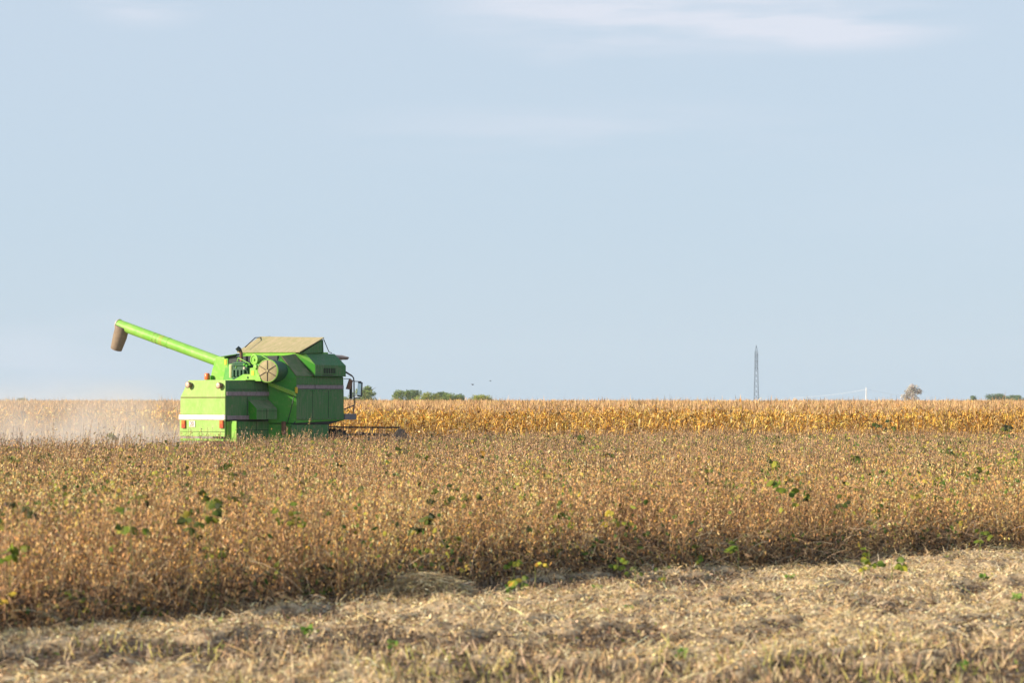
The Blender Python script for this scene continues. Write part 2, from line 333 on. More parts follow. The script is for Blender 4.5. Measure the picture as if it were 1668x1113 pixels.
# ---------------------------------------------------------------- soybean crop
POD = [(5, .88, .53, .235), (4, .80, .455, .175), (3, .90, .64, .36), (1.6, .42, .235, .11), (1.8, .16, .10, .06), (0.6, .42, .35, .08), (0.8, .86, .48, .11)]
PODTOP = [(3, .60, .39, .26), (3, .50, .335, .25), (2.5, .26, .175, .14), (1.4, .74, .52, .35), (1.8, .13, .09, .075), (.5, .36, .30, .09)]
STEM = [(3, .30, .19, .10), (2, .20, .12, .075), (2, .40, .28, .15)]
def soy_band(acc, y0, y1, dens, npod, size, lowcut):
    xm = 0.19 * y1 + 4.5
    n = int(dens * (2 * xm) * (y1 - y0))
    x = rng.uniform(-xm, xm, n); y = rng.uniform(y0, y1, n)
    # sown in rows along the combine's heading
    X, Y = local(x, y); row = np.round(Y / 0.5) * 0.5; Y2 = row + (Y - row) * 0.55
    x = O[0] + X * FW[0] + Y2 * LF[0]; y = O[1] + X * FW[1] + Y2 * LF[1]
    k = in_soy(x, y) & (vn(x, y, .42, 60) + .25 * rng.random(n) > .40) & (np.abs(x) < 0.19 * y + 3.6); x = x[k]; y = y[k]; n = len(x)
    Hh = 1.05 + 0.22 * (vn(x, y, 2.6, 5) - 0.5) + 0.14 * (vn(x, y, 0.8, 6) - 0.5) + 0.12 * rng.standard_normal(n)
    tall = rng.random(n) < 0.12; Hh = np.where(tall, Hh + rng.uniform(.06, .30, n), Hh)
    front = y - edge_y(x) + .5
    thin = rng.random(n) < np.clip(.45 + front * .45, 0, 1); x = x[thin]; y = y[thin]; Hh = Hh[thin]; front = front[thin]; n = len(x)
    Yl = local(x, y)[1]; Hh = Hh + .10 * np.clip((Yl + 9) / 5, 0, 1) * (y > 60) * rng.random(len(x)) + .04 - .12 * np.clip((y - 80) / 20, 0, 1)
    Hh *= np.clip(0.80 + 0.25 * front, 0.6, 1.0) * (1 + .34 * (vn(x, y, .42, 60) - .55))
    base = np.stack([x, y, soil(x, y)], -1)
    lean = np.stack([rng.normal(0.05, .16, n), rng.normal(-0.03, .16, n), np.zeros(n)], -1)
    hue = vn(x, y, 1.7, 8)
    # every plant is a bunch of upright strands; the pods sit close along them
    NS = 4
    dv = np.stack([rng.normal(.02, .13, (n, NS)), rng.normal(-.01, .13, (n, NS)), np.zeros((n, NS))], -1)
    hj = Hh[:, None] * np.concatenate([np.ones((n, 1)), rng.uniform(.66, 1.0, (n, NS - 1))], 1)
    tt = np.array([0, .5, 1.0]); plant = (1 + .20 * rng.standard_normal(n)).clip(.55, 1.5)
    for j in range(NS):
        Pm = base[:, None] + np.array([0, 0, 1]) * (hj[:, j, None] * tt)[:, :, None] + lean[:, None] * (tt ** 2)[None, :, None] + dv[:, j, None, :] * (tt ** 1.3)[None, :, None]
        ribbons(acc, Pm, np.full(n, 0.011 * size), pick(STEM, n))
    m = n * npod; rep = np.repeat(np.arange(n), npod); js = rng.integers(0, NS, m)
    tz = rng.beta(1.55, 1.0, m); vis = (tz * Hh[rep] > lowcut) | (front[rep] < 2.5)
    rep = rep[vis]; tz = tz[vis]; js = js[vis]; m = len(rep)
    rad = .045 * (1.15 - tz) + .008; a = rng.uniform(0, 2 * math.pi, m)
    B = base[rep] + lean[rep] * (tz ** 2)[:, None] + dv[rep, js] * (tz ** 1.3)[:, None]
    B[:, 2] += tz * hj[rep, js]; B[:, 0] += rad * np.cos(a); B[:, 1] += rad * np.sin(a)
    A = rand_dir(m) * .5; A[:, 2] += np.where(rng.random(m) < .62, .85, -.75); A[:, 0] += .35 * np.cos(a); A[:, 1] += .35 * np.sin(a); A = unit(A)
    top = (tz > rng.uniform(.62, 1.1, m)) & (rng.random(m) < np.clip((B[:, 1] - 36) / 40, .15, 1))
    C = np.where(top[:, None], pick(PODTOP, m), pick(POD, m))
    wv = (vn(x, y, 3.5, 52) * .6 + vn(x, y, .9, 53) * .4)[rep][:, None]; C = C * (np.array([1.12, 1.03, .86]) * wv + np.array([1.0, .96, 1.04]) * (1 - wv))
    C = C * (0.74 + 0.5 * hue[rep])[:, None] * plant[rep][:, None]
    yel = (vn(B[:, 0], B[:, 1], 0.7, 12) > 0.78) & (rng.random(m) < .35)
    C[yel] = C[yel] * np.array([0.96, 1.0, 0.75])
    sl_ = 1.15 - .4 * tz
    folded(acc, B, A, rng.uniform(.04, .07, m) * size * sl_, rng.uniform(.012, .021, m) * size * sl_, C)
    # shrivelled leaf scraps
    q = m // 9; r2 = rng.integers(0, m, q)
    ovals(acc, B[r2], rand_dir(q, -1, .4), rng.uniform(.03, .06, q) * size, rng.uniform(.015, .03, q) * size, pick([(3, .40, .26, .13), (2, .26, .17, .10), (1, .42, .35, .10), (.5, .20, .24, .05)], q))
GREENBIT = [(3, .06, .12, .02), (2, .12, .17, .03), (2, .30, .30, .05), (1, .50, .40, .06)]
def green_bits(acc, n):
    # small leaves still green or yellow, in loose patches near the top of the crop
    y = np.sqrt(rng.uniform(28 ** 2, 100 ** 2, n)); x = rng.uniform(-1, 1, n) * (.19 * y)
    k = in_soy(x, y) & (vn(x, y, 1.4, 50) * .6 + vn(x, y, .5, 51) * .4 > .54); x = x[k]; y = y[k]; n = len(x)
    z = rng.uniform(.8, 1.14, n); far = np.clip(y / 50, 1, 1.6)
    fr = y - edge_y(x); z = np.where(fr < 1.2, z * rng.uniform(.3, .9, n), z)
    A = rand_dir(n, -1, .2); A[:, 2] -= .4
    ovals(acc, np.stack([x, y, z], -1), unit(A), rng.uniform(.05, .105, n) * far, rng.uniform(.035, .07, n) * far, pick(GREENBIT, n), Nrm=np.tile([-.2, -.9, .4], (n, 1)) + rng.normal(0, .5, (n, 3)))
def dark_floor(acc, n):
    # withered leaves low along the crop front, coloured dark to paint the shade there
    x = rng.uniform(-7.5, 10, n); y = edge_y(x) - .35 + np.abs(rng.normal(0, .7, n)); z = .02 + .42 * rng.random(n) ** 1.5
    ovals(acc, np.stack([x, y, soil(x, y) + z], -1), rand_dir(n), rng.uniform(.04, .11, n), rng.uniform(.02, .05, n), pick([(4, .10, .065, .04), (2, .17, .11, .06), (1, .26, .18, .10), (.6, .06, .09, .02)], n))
acc = Acc()
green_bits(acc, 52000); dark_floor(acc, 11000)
soy_band(acc, 10, 45, 30, 64, 1.0, 0.35)
soy_band(acc, 45, 62, 28, 46, 1.12, 0.45)
soy_band(acc, 62, 84, 24, 34, 1.2, 0.5)
soy_band(acc, 84, 107, 21, 28, 1.3, 0.55)
# lodged and tangled stems along the cut front of the crop
n = 4800; x = rng.uniform(-7.5, 10, n); y = edge_y(x) - .55 + np.abs(rng.normal(0, .5, n))
b0 = np.stack([x, y, soil(x, y) + 0.02 + rng.random(n) ** 1.6 * .55], -1)
d = rand_dir(n, -.15, .75); Ln = rng.uniform(.2, .65, n)
tt = np.linspace(0, 1, 5); sag = rng.uniform(.1, .6, n)
P = b0[:, None] + d[:, None] * (Ln[:, None] * tt)[:, :, None]; P[:, :, 2] -= (sag * Ln)[:, None] * tt ** 2
P[:, :, 2] = np.maximum(P[:, :, 2], 0.02)
ribbons(acc, P, rng.uniform(.005, .010, n), pick([(3, .44, .31, .18), (2, .55, .42, .26), (3, .27, .18, .10)], n))
crop = obj('soybean_crop', acc.mesh('soybean_crop'), M_crop)
tag(crop, 'ripe brown soybean crop covering the field in front of the corn', 'soybean crop', kind='stuff')

# ---------------------------------------------------------------- corn
LEAF = [(5, .86, .48, .085), (4, .88, .56, .15), (2, .58, .27, .05), (1.5, .80, .58, .28), (2.2, .20, .10, .04), (.5, .50, .42, .05)]
def corn_band(acc, y0, y1, dens, nleaf, seg, size, zlo, tassel=True, wide=1.0):
    xm = 0.185 * y1 + 7; n = int(dens * 2 * xm * (y1 - y0))
    x = rng.uniform(-xm, xm, n); y = rng.uniform(y0, y1, n); k = np.abs(x) < 0.185 * y + 7; x = x[k]; y = y[k]; n = len(x)
    y = np.where(y < CORN_Y, CORN_Y, y)
    Hh = 1.88 + .22 * (vn(x, y, 5, 21) - .5) + .09 * rng.standard_normal(n)
    base = np.stack([x, y, np.zeros(n)], -1); lean = np.stack([rng.normal(0, .08, n), rng.normal(0, .08, n), np.zeros(n)], -1)
    hue = vn(x, y, 2.5, 22)[:, None]
    tt = np.array([0, 1.0]); P = base[:, None] + np.array([0, 0, 1]) * (Hh[:, None] * tt)[:, :, None] + lean[:, None] * tt[None, :, None]
    if zlo < 0.5: ribbons(acc, P, np.full(n, .035), pick([(2, .50, .34, .14), (1, .36, .22, .10)], n))
    m = n * nleaf; r = np.repeat(np.arange(n), nleaf); tz = rng.uniform(zlo, 1.0, m) ** .85
    a = rng.uniform(0, 2 * math.pi, m); dr = np.stack([np.cos(a), np.sin(a), np.zeros(m)], -1)
    L = rng.uniform(.26, .60, m) * size * (1.1 - .35 * tz); up = rng.uniform(.15, 1.0, m) + .35 * (tz > .8); dn = rng.uniform(.5, 1.7, m)
    B = base[r] + lean[r] * tz[:, None]; B[:, 2] = tz * Hh[r] * .97
    ss = np.linspace(0, 1, seg + 1)
    Pm = B[:, None] + dr[:, None] * (L[:, None] * .72 * (ss - .25 * ss ** 2))[:, :, None]
    Pm[:, :, 2] += L[:, None] * (up[:, None] * ss - dn[:, None] * ss ** 2)
    sd_ = np.stack([-np.sin(a), np.cos(a), rng.normal(0, .7, m)], -1); sd_ = unit(sd_)
    wv = (np.clip(1 - ss ** 2.2, 0.08, 1) * .5)[None, :, None] * (rng.uniform(.035, .065, m) * wide)[:, None, None]
    V = np.concatenate([Pm - sd_[:, None] * wv, Pm + sd_[:, None] * wv], 1)
    T = []; kk = seg + 1
    for i in range(seg): T += [[i, i + 1, kk + i + 1], [i, kk + i + 1, kk + i]]
    C = pick(LEAF, m) * (0.8 + .4 * hue[r])
    low = (tz < .45)[:, None]; C = np.where(low, C * np.array([.9, .88, .95]), C)
    acc.put(V, np.array(T), C)
    if tassel:
        for j in range(4):
            top = base + lean; top[:, 2] = Hh - .06
            A = rand_dir(n, .75, 1.0) if j else unit(np.stack([rng.normal(0, .08, n), rng.normal(0, .08, n), np.ones(n)], -1))
            ln = rng.uniform(.12, .34, n) * (1.0 if j else 1.25) * (1 + .5 * (rng.random(n) < .12))
            folded(acc, top, A, ln, np.full(n, .022 * wide), pick([(2, .64, .43, .23), (2, .56, .36, .17), (1, .42, .26, .13)], n))
    if zlo < .5:   # hanging ears in papery husks
        q = n; tz = rng.uniform(.42, .6, q); a = rng.uniform(0, 2 * math.pi, q)
        B = base + lean * tz[:, None]; B[:, 2] = tz * Hh
        A = unit(np.stack([np.cos(a) * .6, np.sin(a) * .6, rng.uniform(-1, .9, q)], -1))
        ovals(acc, B, A, rng.uniform(.18, .26, q), np.full(q, .075), pick([(2, .74, .56, .30), (1, .64, .45, .2)], q))
acc = Acc()
corn_band(acc, CORN_Y - .25, CORN_Y + 5, 8, 19, 4, 1.0, .08)
corn_band(acc, CORN_Y + 5, CORN_Y + 12, 6, 13, 3, 1.05, .45)
corn_band(acc, CORN_Y + 12, 160, 4, 6, 3, 1.1, .6)
corn_band(acc, 160, 260, 1.6, 6, 2, 1.3, .65, wide=1.7)
corn_band(acc, 260, 600, .42, 6, 2, 1.8, .7, wide=3.5)
corn = obj('corn_crop', acc.mesh('corn_crop'), M_corn)
tag(corn, 'golden dry corn crop standing along the far side of the field', 'corn crop', kind='stuff')
# lower storey of the far corn: one bumpy leaf mass under the plants that stick out of it
yy = np.concatenate([np.arange(116, 200, 2.0), np.arange(200, 640, 8.0)]); xx = np.linspace(-1, 1, 180)
cx = xx[None] * (0.19 * yy + 9)[:, None]; cy = np.repeat(yy[:, None], 180, 1)
cz = 1.42 + .22 * (vn(cx, cy, 1.7, 30) - .5) + .2 * (vn(cx, cy, 9, 31) - .5); cz[0] = 0
ix = np.arange(cx.size).reshape(cx.shape)
Q = np.stack([ix[:-1, :-1], ix[:-1, 1:], ix[1:, 1:], ix[1:, :-1]], -1).reshape(-1, 4)
M_mass = mat('corn_leaf_mass', (.52, .34, .13), .85, noise=[(3.0, 6, .4, .65, (.34, .20, .08)), (9, 4, .5, .7, (.66, .47, .22))])
o = obj('corn_leaf_mass', npmesh('corn_leaf_mass', np.stack([cx, cy, cz], -1), Q), M_mass, smooth=True)
tag(o, 'dense lower leaves of the far corn filling the field towards the horizon', 'corn leaves', kind='stuff')

# ---------------------------------------------------------------- straw, chaff and stubble on the harvested strip
acc = Acc()
def foreg(n, margin=0.0):
    y = rng.uniform(21.5, 44, n); x = rng.uniform(-1, 1, n) * (0.185 * y + 2.6)
    k = y < edge_y(x) + .1; return x[k], y[k]
STR = [(4, .82, .62, .33), (2.5, .90, .73, .46), (2, .48, .33, .18), (2.4, .19, .12, .07), (1.2, .60, .41, .19), (.5, .46, .41, .15)]
x, y = foreg(135000); k = residue(x, y) + rng.normal(0, .17, len(x)) > .45; x = x[k]; y = y[k]; n = len(x)
b0 = np.stack([x, y, soil(x, y) + .005 + .07 * rng.random(n) ** 2], -1); d = rand_dir(n, -.12, .5); Ln = rng.uniform(.05, .17, n) * (1 + 1.0 * (rng.random(n) < .15))
P = b0[:, None] + d[:, None] * (Ln[:, None] * np.array([0, .5, 1]))[:, :, None]; P[:, 1, 2] += .012
a = rng.uniform(0, 1, n); ribbons(acc, P, rng.uniform(.004, .010, n), pick(STR, n))
x, y = foreg(155000); k = residue(x, y) + rng.normal(0, .17, len(x)) > .42; x = x[k]; y = y[k]; n = len(x)      # chaff and pod scraps
b0 = np.stack([x, y, soil(x, y) + .004 + .03 * rng.random(n)], -1)
folded(acc, b0, rand_dir(n, -.2, .6), rng.uniform(.02, .06, n), rng.uniform(.010, .028, n), pick(STR, n))
x, y = foreg(80000); k = residue(x, y) + rng.normal(0, .15, len(x)) < .5; x = x[k]; y = y[k]; n = len(x)
b0 = np.stack([x, y, soil(x, y) + .004 + .03 * rng.random(n)], -1)
folded(acc, b0, rand_dir(n, -.2, .7), rng.uniform(.02, .08, n), rng.uniform(.012, .035, n), pick([(3, .13, .085, .05), (2, .22, .15, .085), (1, .40, .28, .15), (.4, .12, .14, .03)], n))
straw = obj('straw_litter', acc.mesh('straw_litter'), M_straw)
tag(straw, 'pale chopped straw and chaff scattered over the harvested foreground', 'straw', kind='stuff')
acc = Acc()
n = 44000; x, y = foreg(n); X, Y = local(x, y); row = np.round(Y / .42) * .42; Y2 = row + (Y - row) * .14
x = O[0] + X * FW[0] + Y2 * LF[0]; y = O[1] + X * FW[1] + Y2 * LF[1]; k = (vn(x, y, 1.6, 44) > .36) & (y < edge_y(x) - .1); x = x[k]; y = y[k]; n = len(x)
hgt = rng.uniform(.04, .12, n) * (1 + .6 * (y < 26)); b0 = np.stack([x, y, soil(x, y) - .01], -1); d = rand_dir(n, .7, 1)
P = b0[:, None] + d[:, None] * (hgt[:, None] * np.array([0, .5, 1]))[:, :, None]
green = (vn(x, y, 1.3, 45) > .58) & (y < 28)
C = np.where((green & (rng.random(n) < .5))[:, None], pick([(1, .56, .47, .15), (1, .40, .38, .10)], n), pick([(3, .62, .47, .29), (1.5, .40, .27, .16), (.7, .66, .44, .20), (1.4, .19, .13, .085)], n))
ribbons(acc, P, rng.uniform(.009, .018, n), C)
st = obj('stubble', acc.mesh('stubble'), M_straw)
tag(st, 'short cut soybean stubble standing in rows on the foreground', 'stubble', kind='stuff')

# ---------------------------------------------------------------- things in the near field
def ray_at(px, py, D): return ((px - 834) / F * D, D, H - (py - 652) / F * D)
# a heap of raked straw at the foot of the crop
acc = Acc(); hx, hy = -1.0, 32.7
n = 2600; a = rng.uniform(0, 2 * math.pi, n); r = np.sqrt(rng.random(n)) * rng.uniform(.75, 1.0, n)
x = r * np.cos(a) * .62; y = r * np.sin(a) * .5; z = .30 * (1 - r ** 2) + .02
d = rand_dir(n, -.25, .35); Ln = rng.uniform(.12, .4, n); b0 = np.stack([x, y, z], -1)
P = b0[:, None] + d[:, None] * ((Ln[:, None]) * np.array([-.5, 0, .5]))[:, :, None]; P[:, [0, 2], 2] -= .03; P[:, :, 2] = np.maximum(P[:, :, 2], 0.0)
ribbons(acc, P, rng.uniform(.005, .011, n), pick(STR, n))
n = 24
rr, ra = np.meshgrid(np.linspace(0, 1, 10), np.linspace(0, 2 * math.pi, n, endpoint=False), indexing='ij')
V = np.stack([rr * np.cos(ra) * .60, rr * np.sin(ra) * .48, .28 * (1 - rr ** 2) - .01], -1).reshape(-1, 3)
T = []
for i in range(9):
    for j in range(n): q = (j + 1) % n; T += [[i * n + j, (i + 1) * n + j, (i + 1) * n + q], [i * n + j, (i + 1) * n + q, i * n + q]]
acc.V.append(V); acc.C.append(np.tile([.40, .29, .18], (len(V), 1))); acc.T.append(np.array(T) + acc.n); acc.n += len(V)
o = obj('straw_heap', acc.mesh('straw_heap'), M_straw); o.location = (hx, hy, float(soil(hx, hy)))
tag(o, 'low heap of tangled pale straw lying at the foot of the crop', 'straw heap')

# soybean plants that are still in leaf, standing out of the dry crop
GR = [(3, .085, .115, .012), (2, .13, .15, .015), (1.5, .04, .05, .012), (.7, .30, .26, .03)]
YG = [(2, .18, .23, .02), (2, .12, .18, .015), (1, .34, .32, .03)]
YE = [(3, .48, .36, .04), (1, .45, .42, .05), (1, .60, .32, .05)]
LG = [(2, .14, .27, .03), (1, .20, .34, .05)]
def leafy(px, py, kind, s=1.0):
    x0 = (px - 834) / F
    if kind == 'seedling':
        D = H * F / (py + 6 - 652); z = 0.10; nl = 7
    else:
        D = F * (H - 1.17) / (py - 652); z = 1.17
        D = min(D, 104)
        for _ in range(60):
            ey = float(edge_y(x0 * D)) + .1
            if D < ey: D += .25
        z = H - (py - 652) / F * D; nl = 5
    x = x0 * D; gz_ = float(soil(x, D)); z = max(z, .12)
    root = empty({'seedling': 'seedling', 'yellow': 'soybean_plant', 'green': 'soybean_plant', 'lime': 'soybean_plant'}[kind], (x, D, gz_))
    pal = {'green': GR, 'yellow': YE, 'lime': YG, 'seedling': LG}[kind]
    hz = z - gz_
    m = MB(); m.tube([(0, 0, 0), (.01, .0, hz * .5), (0, -.01, hz)], [.007, .006, .003], 5)
    m.build('stem', M_stem, root)
    acc = Acc(); k = 1 if kind == 'seedling' else 3
    nt_ = {'seedling': 6, 'yellow': 2, 'green': random.choice([3, 4, 5]), 'lime': 4}[kind]
    for q in range(nt_):
        a = rng.uniform(0, 2 * math.pi); h_ = hz * (1 if kind != 'seedling' and hz > .7 else rng.uniform(.35, 1.05)) + (rng.uniform(-.16, .06) if kind != 'seedling' and hz > .7 else 0)
        pl = rng.uniform(.03, .12) * s * min(1.6, max(1.0, D / 50)) if kind != 'seedling' else .015
        tip = np.array([math.cos(a) * pl, math.sin(a) * pl - .06 * (kind != 'seedling'), h_ + (0 if kind == 'seedling' else .03)])
        B = np.repeat(tip[None], 3, 0); A = np.stack([[math.cos(a + o_), math.sin(a + o_), rng.uniform(-1.3, .1) if kind != 'seedling' else rng.uniform(-.3, .9)] for o_ in (-1.2, 0, 1.2)]); A = unit(A)
        sz = (.082 if kind != 'seedling' else .07) * s * (1.3 if D > 48 else 1.1 if hz > .7 else .85) * min(1.8, max(1.0, D / 48)) * rng.uniform(.8, 1.15, 3)
        ovals(acc, B, A, sz, sz * .72, pick(pal, 3), Nrm=np.tile([-0.2, -.9, .45], (3, 1)) + rng.normal(0, .35, (3, 3)))
    me = acc.mesh('leaves'); obj('leaves', me, M_leaf, root)
    return root
M_stem = mat('green_stem', (.20, .22, .06), .7)
GREENS = [(183,709),(371,765),(384,775),(120,796),(225,806),(31,826),(391,804),(346,816),(340,832),(311,845),(336,853),(346,890),(354,906),(5,772),(550,754),(498,773),(649,734),(688,748),(739,767),(717,802),(743,795),(688,849),(766,812),(581,727),(764,723),(657,719),(916,719),(941,715),(925,756),(990,744),(1054,744),(1217,703),(1248,752),(1149,765),(1167,771),(867,851),(1435,688),(1448,697),(1503,727),(1548,738),(1388,750),(1639,697),(1374,814),(1302,814),(1425,832),(1034,915),(1081,923),(206,981),(660,738),(1600,770),(890,716)]
LIMES = [(18,744),(15,905),(472,833),(494,828),(739,870),(912,843),(898,871),(1005,902),(1132,888),(1202,886),(1192,781),(1273,789),(1258,758),(1415,894),(1452,910),(1596,865),(128,964),(373,970),(494,966),(548,962),(253,991),(836,917),(832,940),(212,840),(1405,905)]
YELLOWS = [(84,975),(780,740),(850,946),(871,921),(1102,863),(1480,795),(480,712),(10,975),(1290,770),(1000,842)]
SEEDS = [(352,1026),(832,968),(830,993),(1032,966),(1025,1003),(990,1009),(972,968),(1567,1096),(1604,948),(1287,948),(1655,983),(500,1040),(640,1062),(1110,1075)]
for (px, py) in GREENS:
    o = leafy(px, py, 'green', rng.uniform(.9, 1.25)); tag(o, 'soybean plant with dark green leaves standing out of the dry brown crop', 'soybean plant', 'leafy dark green soybean plants in the crop')
for (px, py) in LIMES:
    o = leafy(px, py, 'lime', rng.uniform(1.0, 1.45)); tag(o, 'soybean plant with bright yellow-green leaves in the dry brown crop', 'soybean plant', 'yellow-green soybean plants in the crop')
for (px, py) in YELLOWS:
    o = leafy(px, py, 'yellow', rng.uniform(1.0, 1.2)); tag(o, 'soybean plant with a few yellow leaves in the dry brown crop', 'soybean plant', 'yellow-leaved soybean plants in the crop')
for (px, py) in SEEDS:
    o = leafy(px, py, 'seedling', rng.uniform(.8, 1.2)); tag(o, 'small green seedling sprouting between the straw of the stubble', 'seedling', 'green seedlings in the stubble')

# ---------------------------------------------------------------- combine harvester
CH = empty('combine_harvester', tuple(O), math.pi / 2 - TH)
tag(CH, 'bright green combine harvester with raised grain tank cover and unloading pipe swung out left', 'combine harvester')
def P(px, py, X=None, Y=None, Z=None):
    d = np.array([(px - 834) / F, 1.0, -(py - 652) / F]); ro = np.array([0, 0, H]) - O
    R = np.stack([FW, LF, [0, 0, 1.0]]); ol = R @ ro; dl = R @ d
    i, v = (0, X) if X is not None else (1, Y) if Y is not None else (2, Z)
    return Vector(ol + (v - ol[i]) / dl[i] * dl)
BV = 0.012
# --- straw hood (rear body): two-plane back, chamfered left and right shoulders
m = MB()
YR, YL = 0.0, 2.02
ring0 = [(0.0, YR, 1.71), (0.0, YR, 2.37), (0.09, YR + .09, 2.89), (0.09, YL - .27, 2.89), (0.0, YL, 2.37), (0.0, YL, 1.71)]
ring1 = [(1.78, YR, 1.71), (1.78, YR, 2.37), (1.78, YR + .09, 2.89), (1.78, YL - .27, 2.89), (1.78, YL, 2.37), (1.78, YL, 1.71)]
m.loft([ring0, ring1], 0)
hood = m.build('straw_hood', [M_green_side], CH, bevel=BV)
# rear sheets laid on the hood back
m = MB(); m.loft([[(-.006, YR - .004, 1.86), (-.006, YR - .004, 2.365), (-.006, YL + .004, 2.365), (-.006, YL + .004, 1.86)], [(-.03, YR + .01, 1.87), (-.03, YR + .01, 2.355), (-.03, YL - .01, 2.355), (-.03, YL - .01, 1.87)]])
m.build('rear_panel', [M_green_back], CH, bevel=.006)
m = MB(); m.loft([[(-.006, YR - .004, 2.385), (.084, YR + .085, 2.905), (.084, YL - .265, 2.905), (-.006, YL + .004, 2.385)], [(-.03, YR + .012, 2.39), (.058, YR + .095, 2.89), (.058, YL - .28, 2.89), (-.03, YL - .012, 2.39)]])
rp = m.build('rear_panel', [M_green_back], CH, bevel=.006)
m = MB(); m.box((-.012, 1.01, 2.375), (.02, 2.0, .018)); m.build('hinge', [M_rust], CH)
m = MB(); m.box((-.045, 1.01, 1.782), (.06, 2.06, .15)); m.build('rear_stripe', [M_white], CH, bevel=.01)
m = MB(); m.box((-.03, 1.01, 1.45), (.04, 2.02, .49), 0); m.box((-.053, 1.01, 1.345), (.008, 2.0, .012), 1)
m.build('bumper', [M_green_back, M_dark], CH, bevel=.008)
m = MB(); m.box((-.055, 1.005, 1.1), (.04, 1.95, .07)); m.build('bumper_lip', [M_green_rear], CH, bevel=.01)
for py_, px_ in ((691, 299.8), (691, 361.7)):
    c = P(px_, py_, X=-.06); m = MB(); m.box((-.075, c.y, c.z - .01), (.05, .16, .235), 0); m.box((-.104, c.y, c.z + .045), (.01, .13, .1), 1)
    m.build('tail_light', [M_red, M_orange], CH, bevel=.01)
for px_, py_ in ((307.3, 627), (357, 628)):
    c = P(px_, py_, X=-.06); m = MB(); m.lathe((.05, c.y, c.z), (-1, 0, -.05), [(0, .06), (.05, .085), (.16, .1), (.165, .09)], 20)
    wl = m.build('work_lamp', [M_brown], CH, smooth=True)
    m = MB(); m.lathe((-.11, c.y, c.z), (-1, 0, -.05), [(0, .085), (.015, .07), (.03, .03)], 20); m.build('lens', [M_lens], wl, smooth=True)
# number plate
c = P(312.7, 691, X=-.07); m = MB(); m.lathe((-.055, c.y, c.z), (-1, 0, 0), [(0, .105), (.012, .105)], 4)
me_p = MB(); me_p.box((-.062, c.y, c.z), (.016, .27, .18)); plate = me_p.build('number_plate', [M_white], CH, bevel=.004)
tcu = bpy.data.curves.new('digits', 'FONT'); tcu.body = '20'; tcu.size = .20; tcu.align_x = 'CENTER'; tcu.align_y = 'CENTER'; tcu.extrude = .002
to = bpy.data.objects.new('digits_source', tcu); COL.objects.link(to)
bpy.context.view_layer.update(); dg = bpy.context.evaluated_depsgraph_get(); tm = bpy.data.meshes.new_from_object(to.evaluated_get(dg))
bpy.data.objects.remove(to)
dig = obj('digits', tm, M_ink, plate); dig.rotation_euler = (math.pi / 2, 0, -math.pi / 2); dig.location = (-.0735, c.y, c.z); dig.scale = (.85, 1, 1)
# left-hand grab handle
m = MB(); m.tube([(.15, YL, 2.15), (.12, YL + .09, 2.08), (.12, YL + .09, 1.85), (.15, YL, 1.76)], .012, 6); m.build('grab_handle', [M_steel], CH)
# hood side trim
m = MB(); m.box((.90, -.012, 2.49), (1.74, .024, .12)); m.build('side_stripe', [M_grey], CH)
m = MB(); m.box((.48, -.012, 1.775), (.90, .024, .12)); m.build('side_stripe', [M_grey], CH)
m = MB()
for z_ in (2.62,): m.box((.9, -.004, z_), (1.7, .01, .01))
for x_ in (.86,): m.box((x_, -.004, 2.1), (.012, .01, .6))
m.build('panel_seam', [M_dark], CH)
m = MB(); m.box((1.0, .04, 1.685), (1.9, .06, .04)); m.build('hood_sill', [M_dark], CH)
# lower side shields and post under the hood
m = MB(); m.box((.16, -.155, 1.36), (.035, .30, .62)); m.box((.26, .05, 1.36), (.40, .05, .60)); m.build('support_post', [M_green_rear], CH, bevel=BV)
m = MB(); m.loft([[(.5, .02, 1.02), (.5, .02, 1.655), (1.95, .02, 1.655), (1.95, .02, 1.02)], [(.5, .10, 1.02), (.5, .10, 1.655), (1.95, .10, 1.655), (1.95, .10, 1.02)]])
m.box((1.2, .016, 1.39), (1.4, .01, .012), 1); m.box((1.25, .016, 1.5), (.012, .01, .26), 1)
m.build('lower_shield', [M_green_side, M_dark], CH, bevel=BV)
# toolbox on the hood side: sloped top
m = MB(); v = [(.92, 0, 1.72), (.92, 0, 2.30), (1.76, 0, 2.30), (1.76, 0, 1.72), (.92, -.35, 1.72), (.92, -.35, 2.04), (1.76, -.35, 2.04), (1.76, -.35, 1.72)]
m.add(v, [(0, 1, 5, 4)], 1); m.add(v, [(1, 2, 6, 5)], 2); m.add(v, [(4, 5, 6, 7), (2, 3, 7, 6), (0, 4, 7, 3)], 0); m.box((1.34, -.353, 1.88), (.012, .01, .3), 3); m.box((1.36, -.354, 1.965), (.84, .01, .01), 3)
m.build('toolbox', [M_green_side, M_green, M_green_top, M_dark], CH)
# --- wide body: splayed wall, side wall, sloped shoulder
m = MB()
A1 = (1.76, 0.0, 1.2); 
body = [  # loop of the plan at three heights
    [(1.74, -.02, 1.60), (2.27, -.65, 1.60), (4.29, -.65, 1.67), (4.29, 2.67, 1.67), (2.27, 2.67, 1.60), (1.74, 2.04, 1.60)],
    [(1.74, -.02, 2.78), (2.27, -.65, 3.01), (4.27, -.65, 3.01), (4.27, 2.67, 3.01), (2.27, 2.67, 3.01), (1.74, 2.04, 2.78)],
    [(2.03, -.20, 3.62), (2.06, -.20, 3.62), (4.10, -.20, 3.72), (4.10, 2.22, 3.72), (2.06, 2.22, 3.62), (2.03, 2.22, 3.62)]]
m.loft(body, 0)
bd = m.build('body', [M_green], CH, bevel=BV)
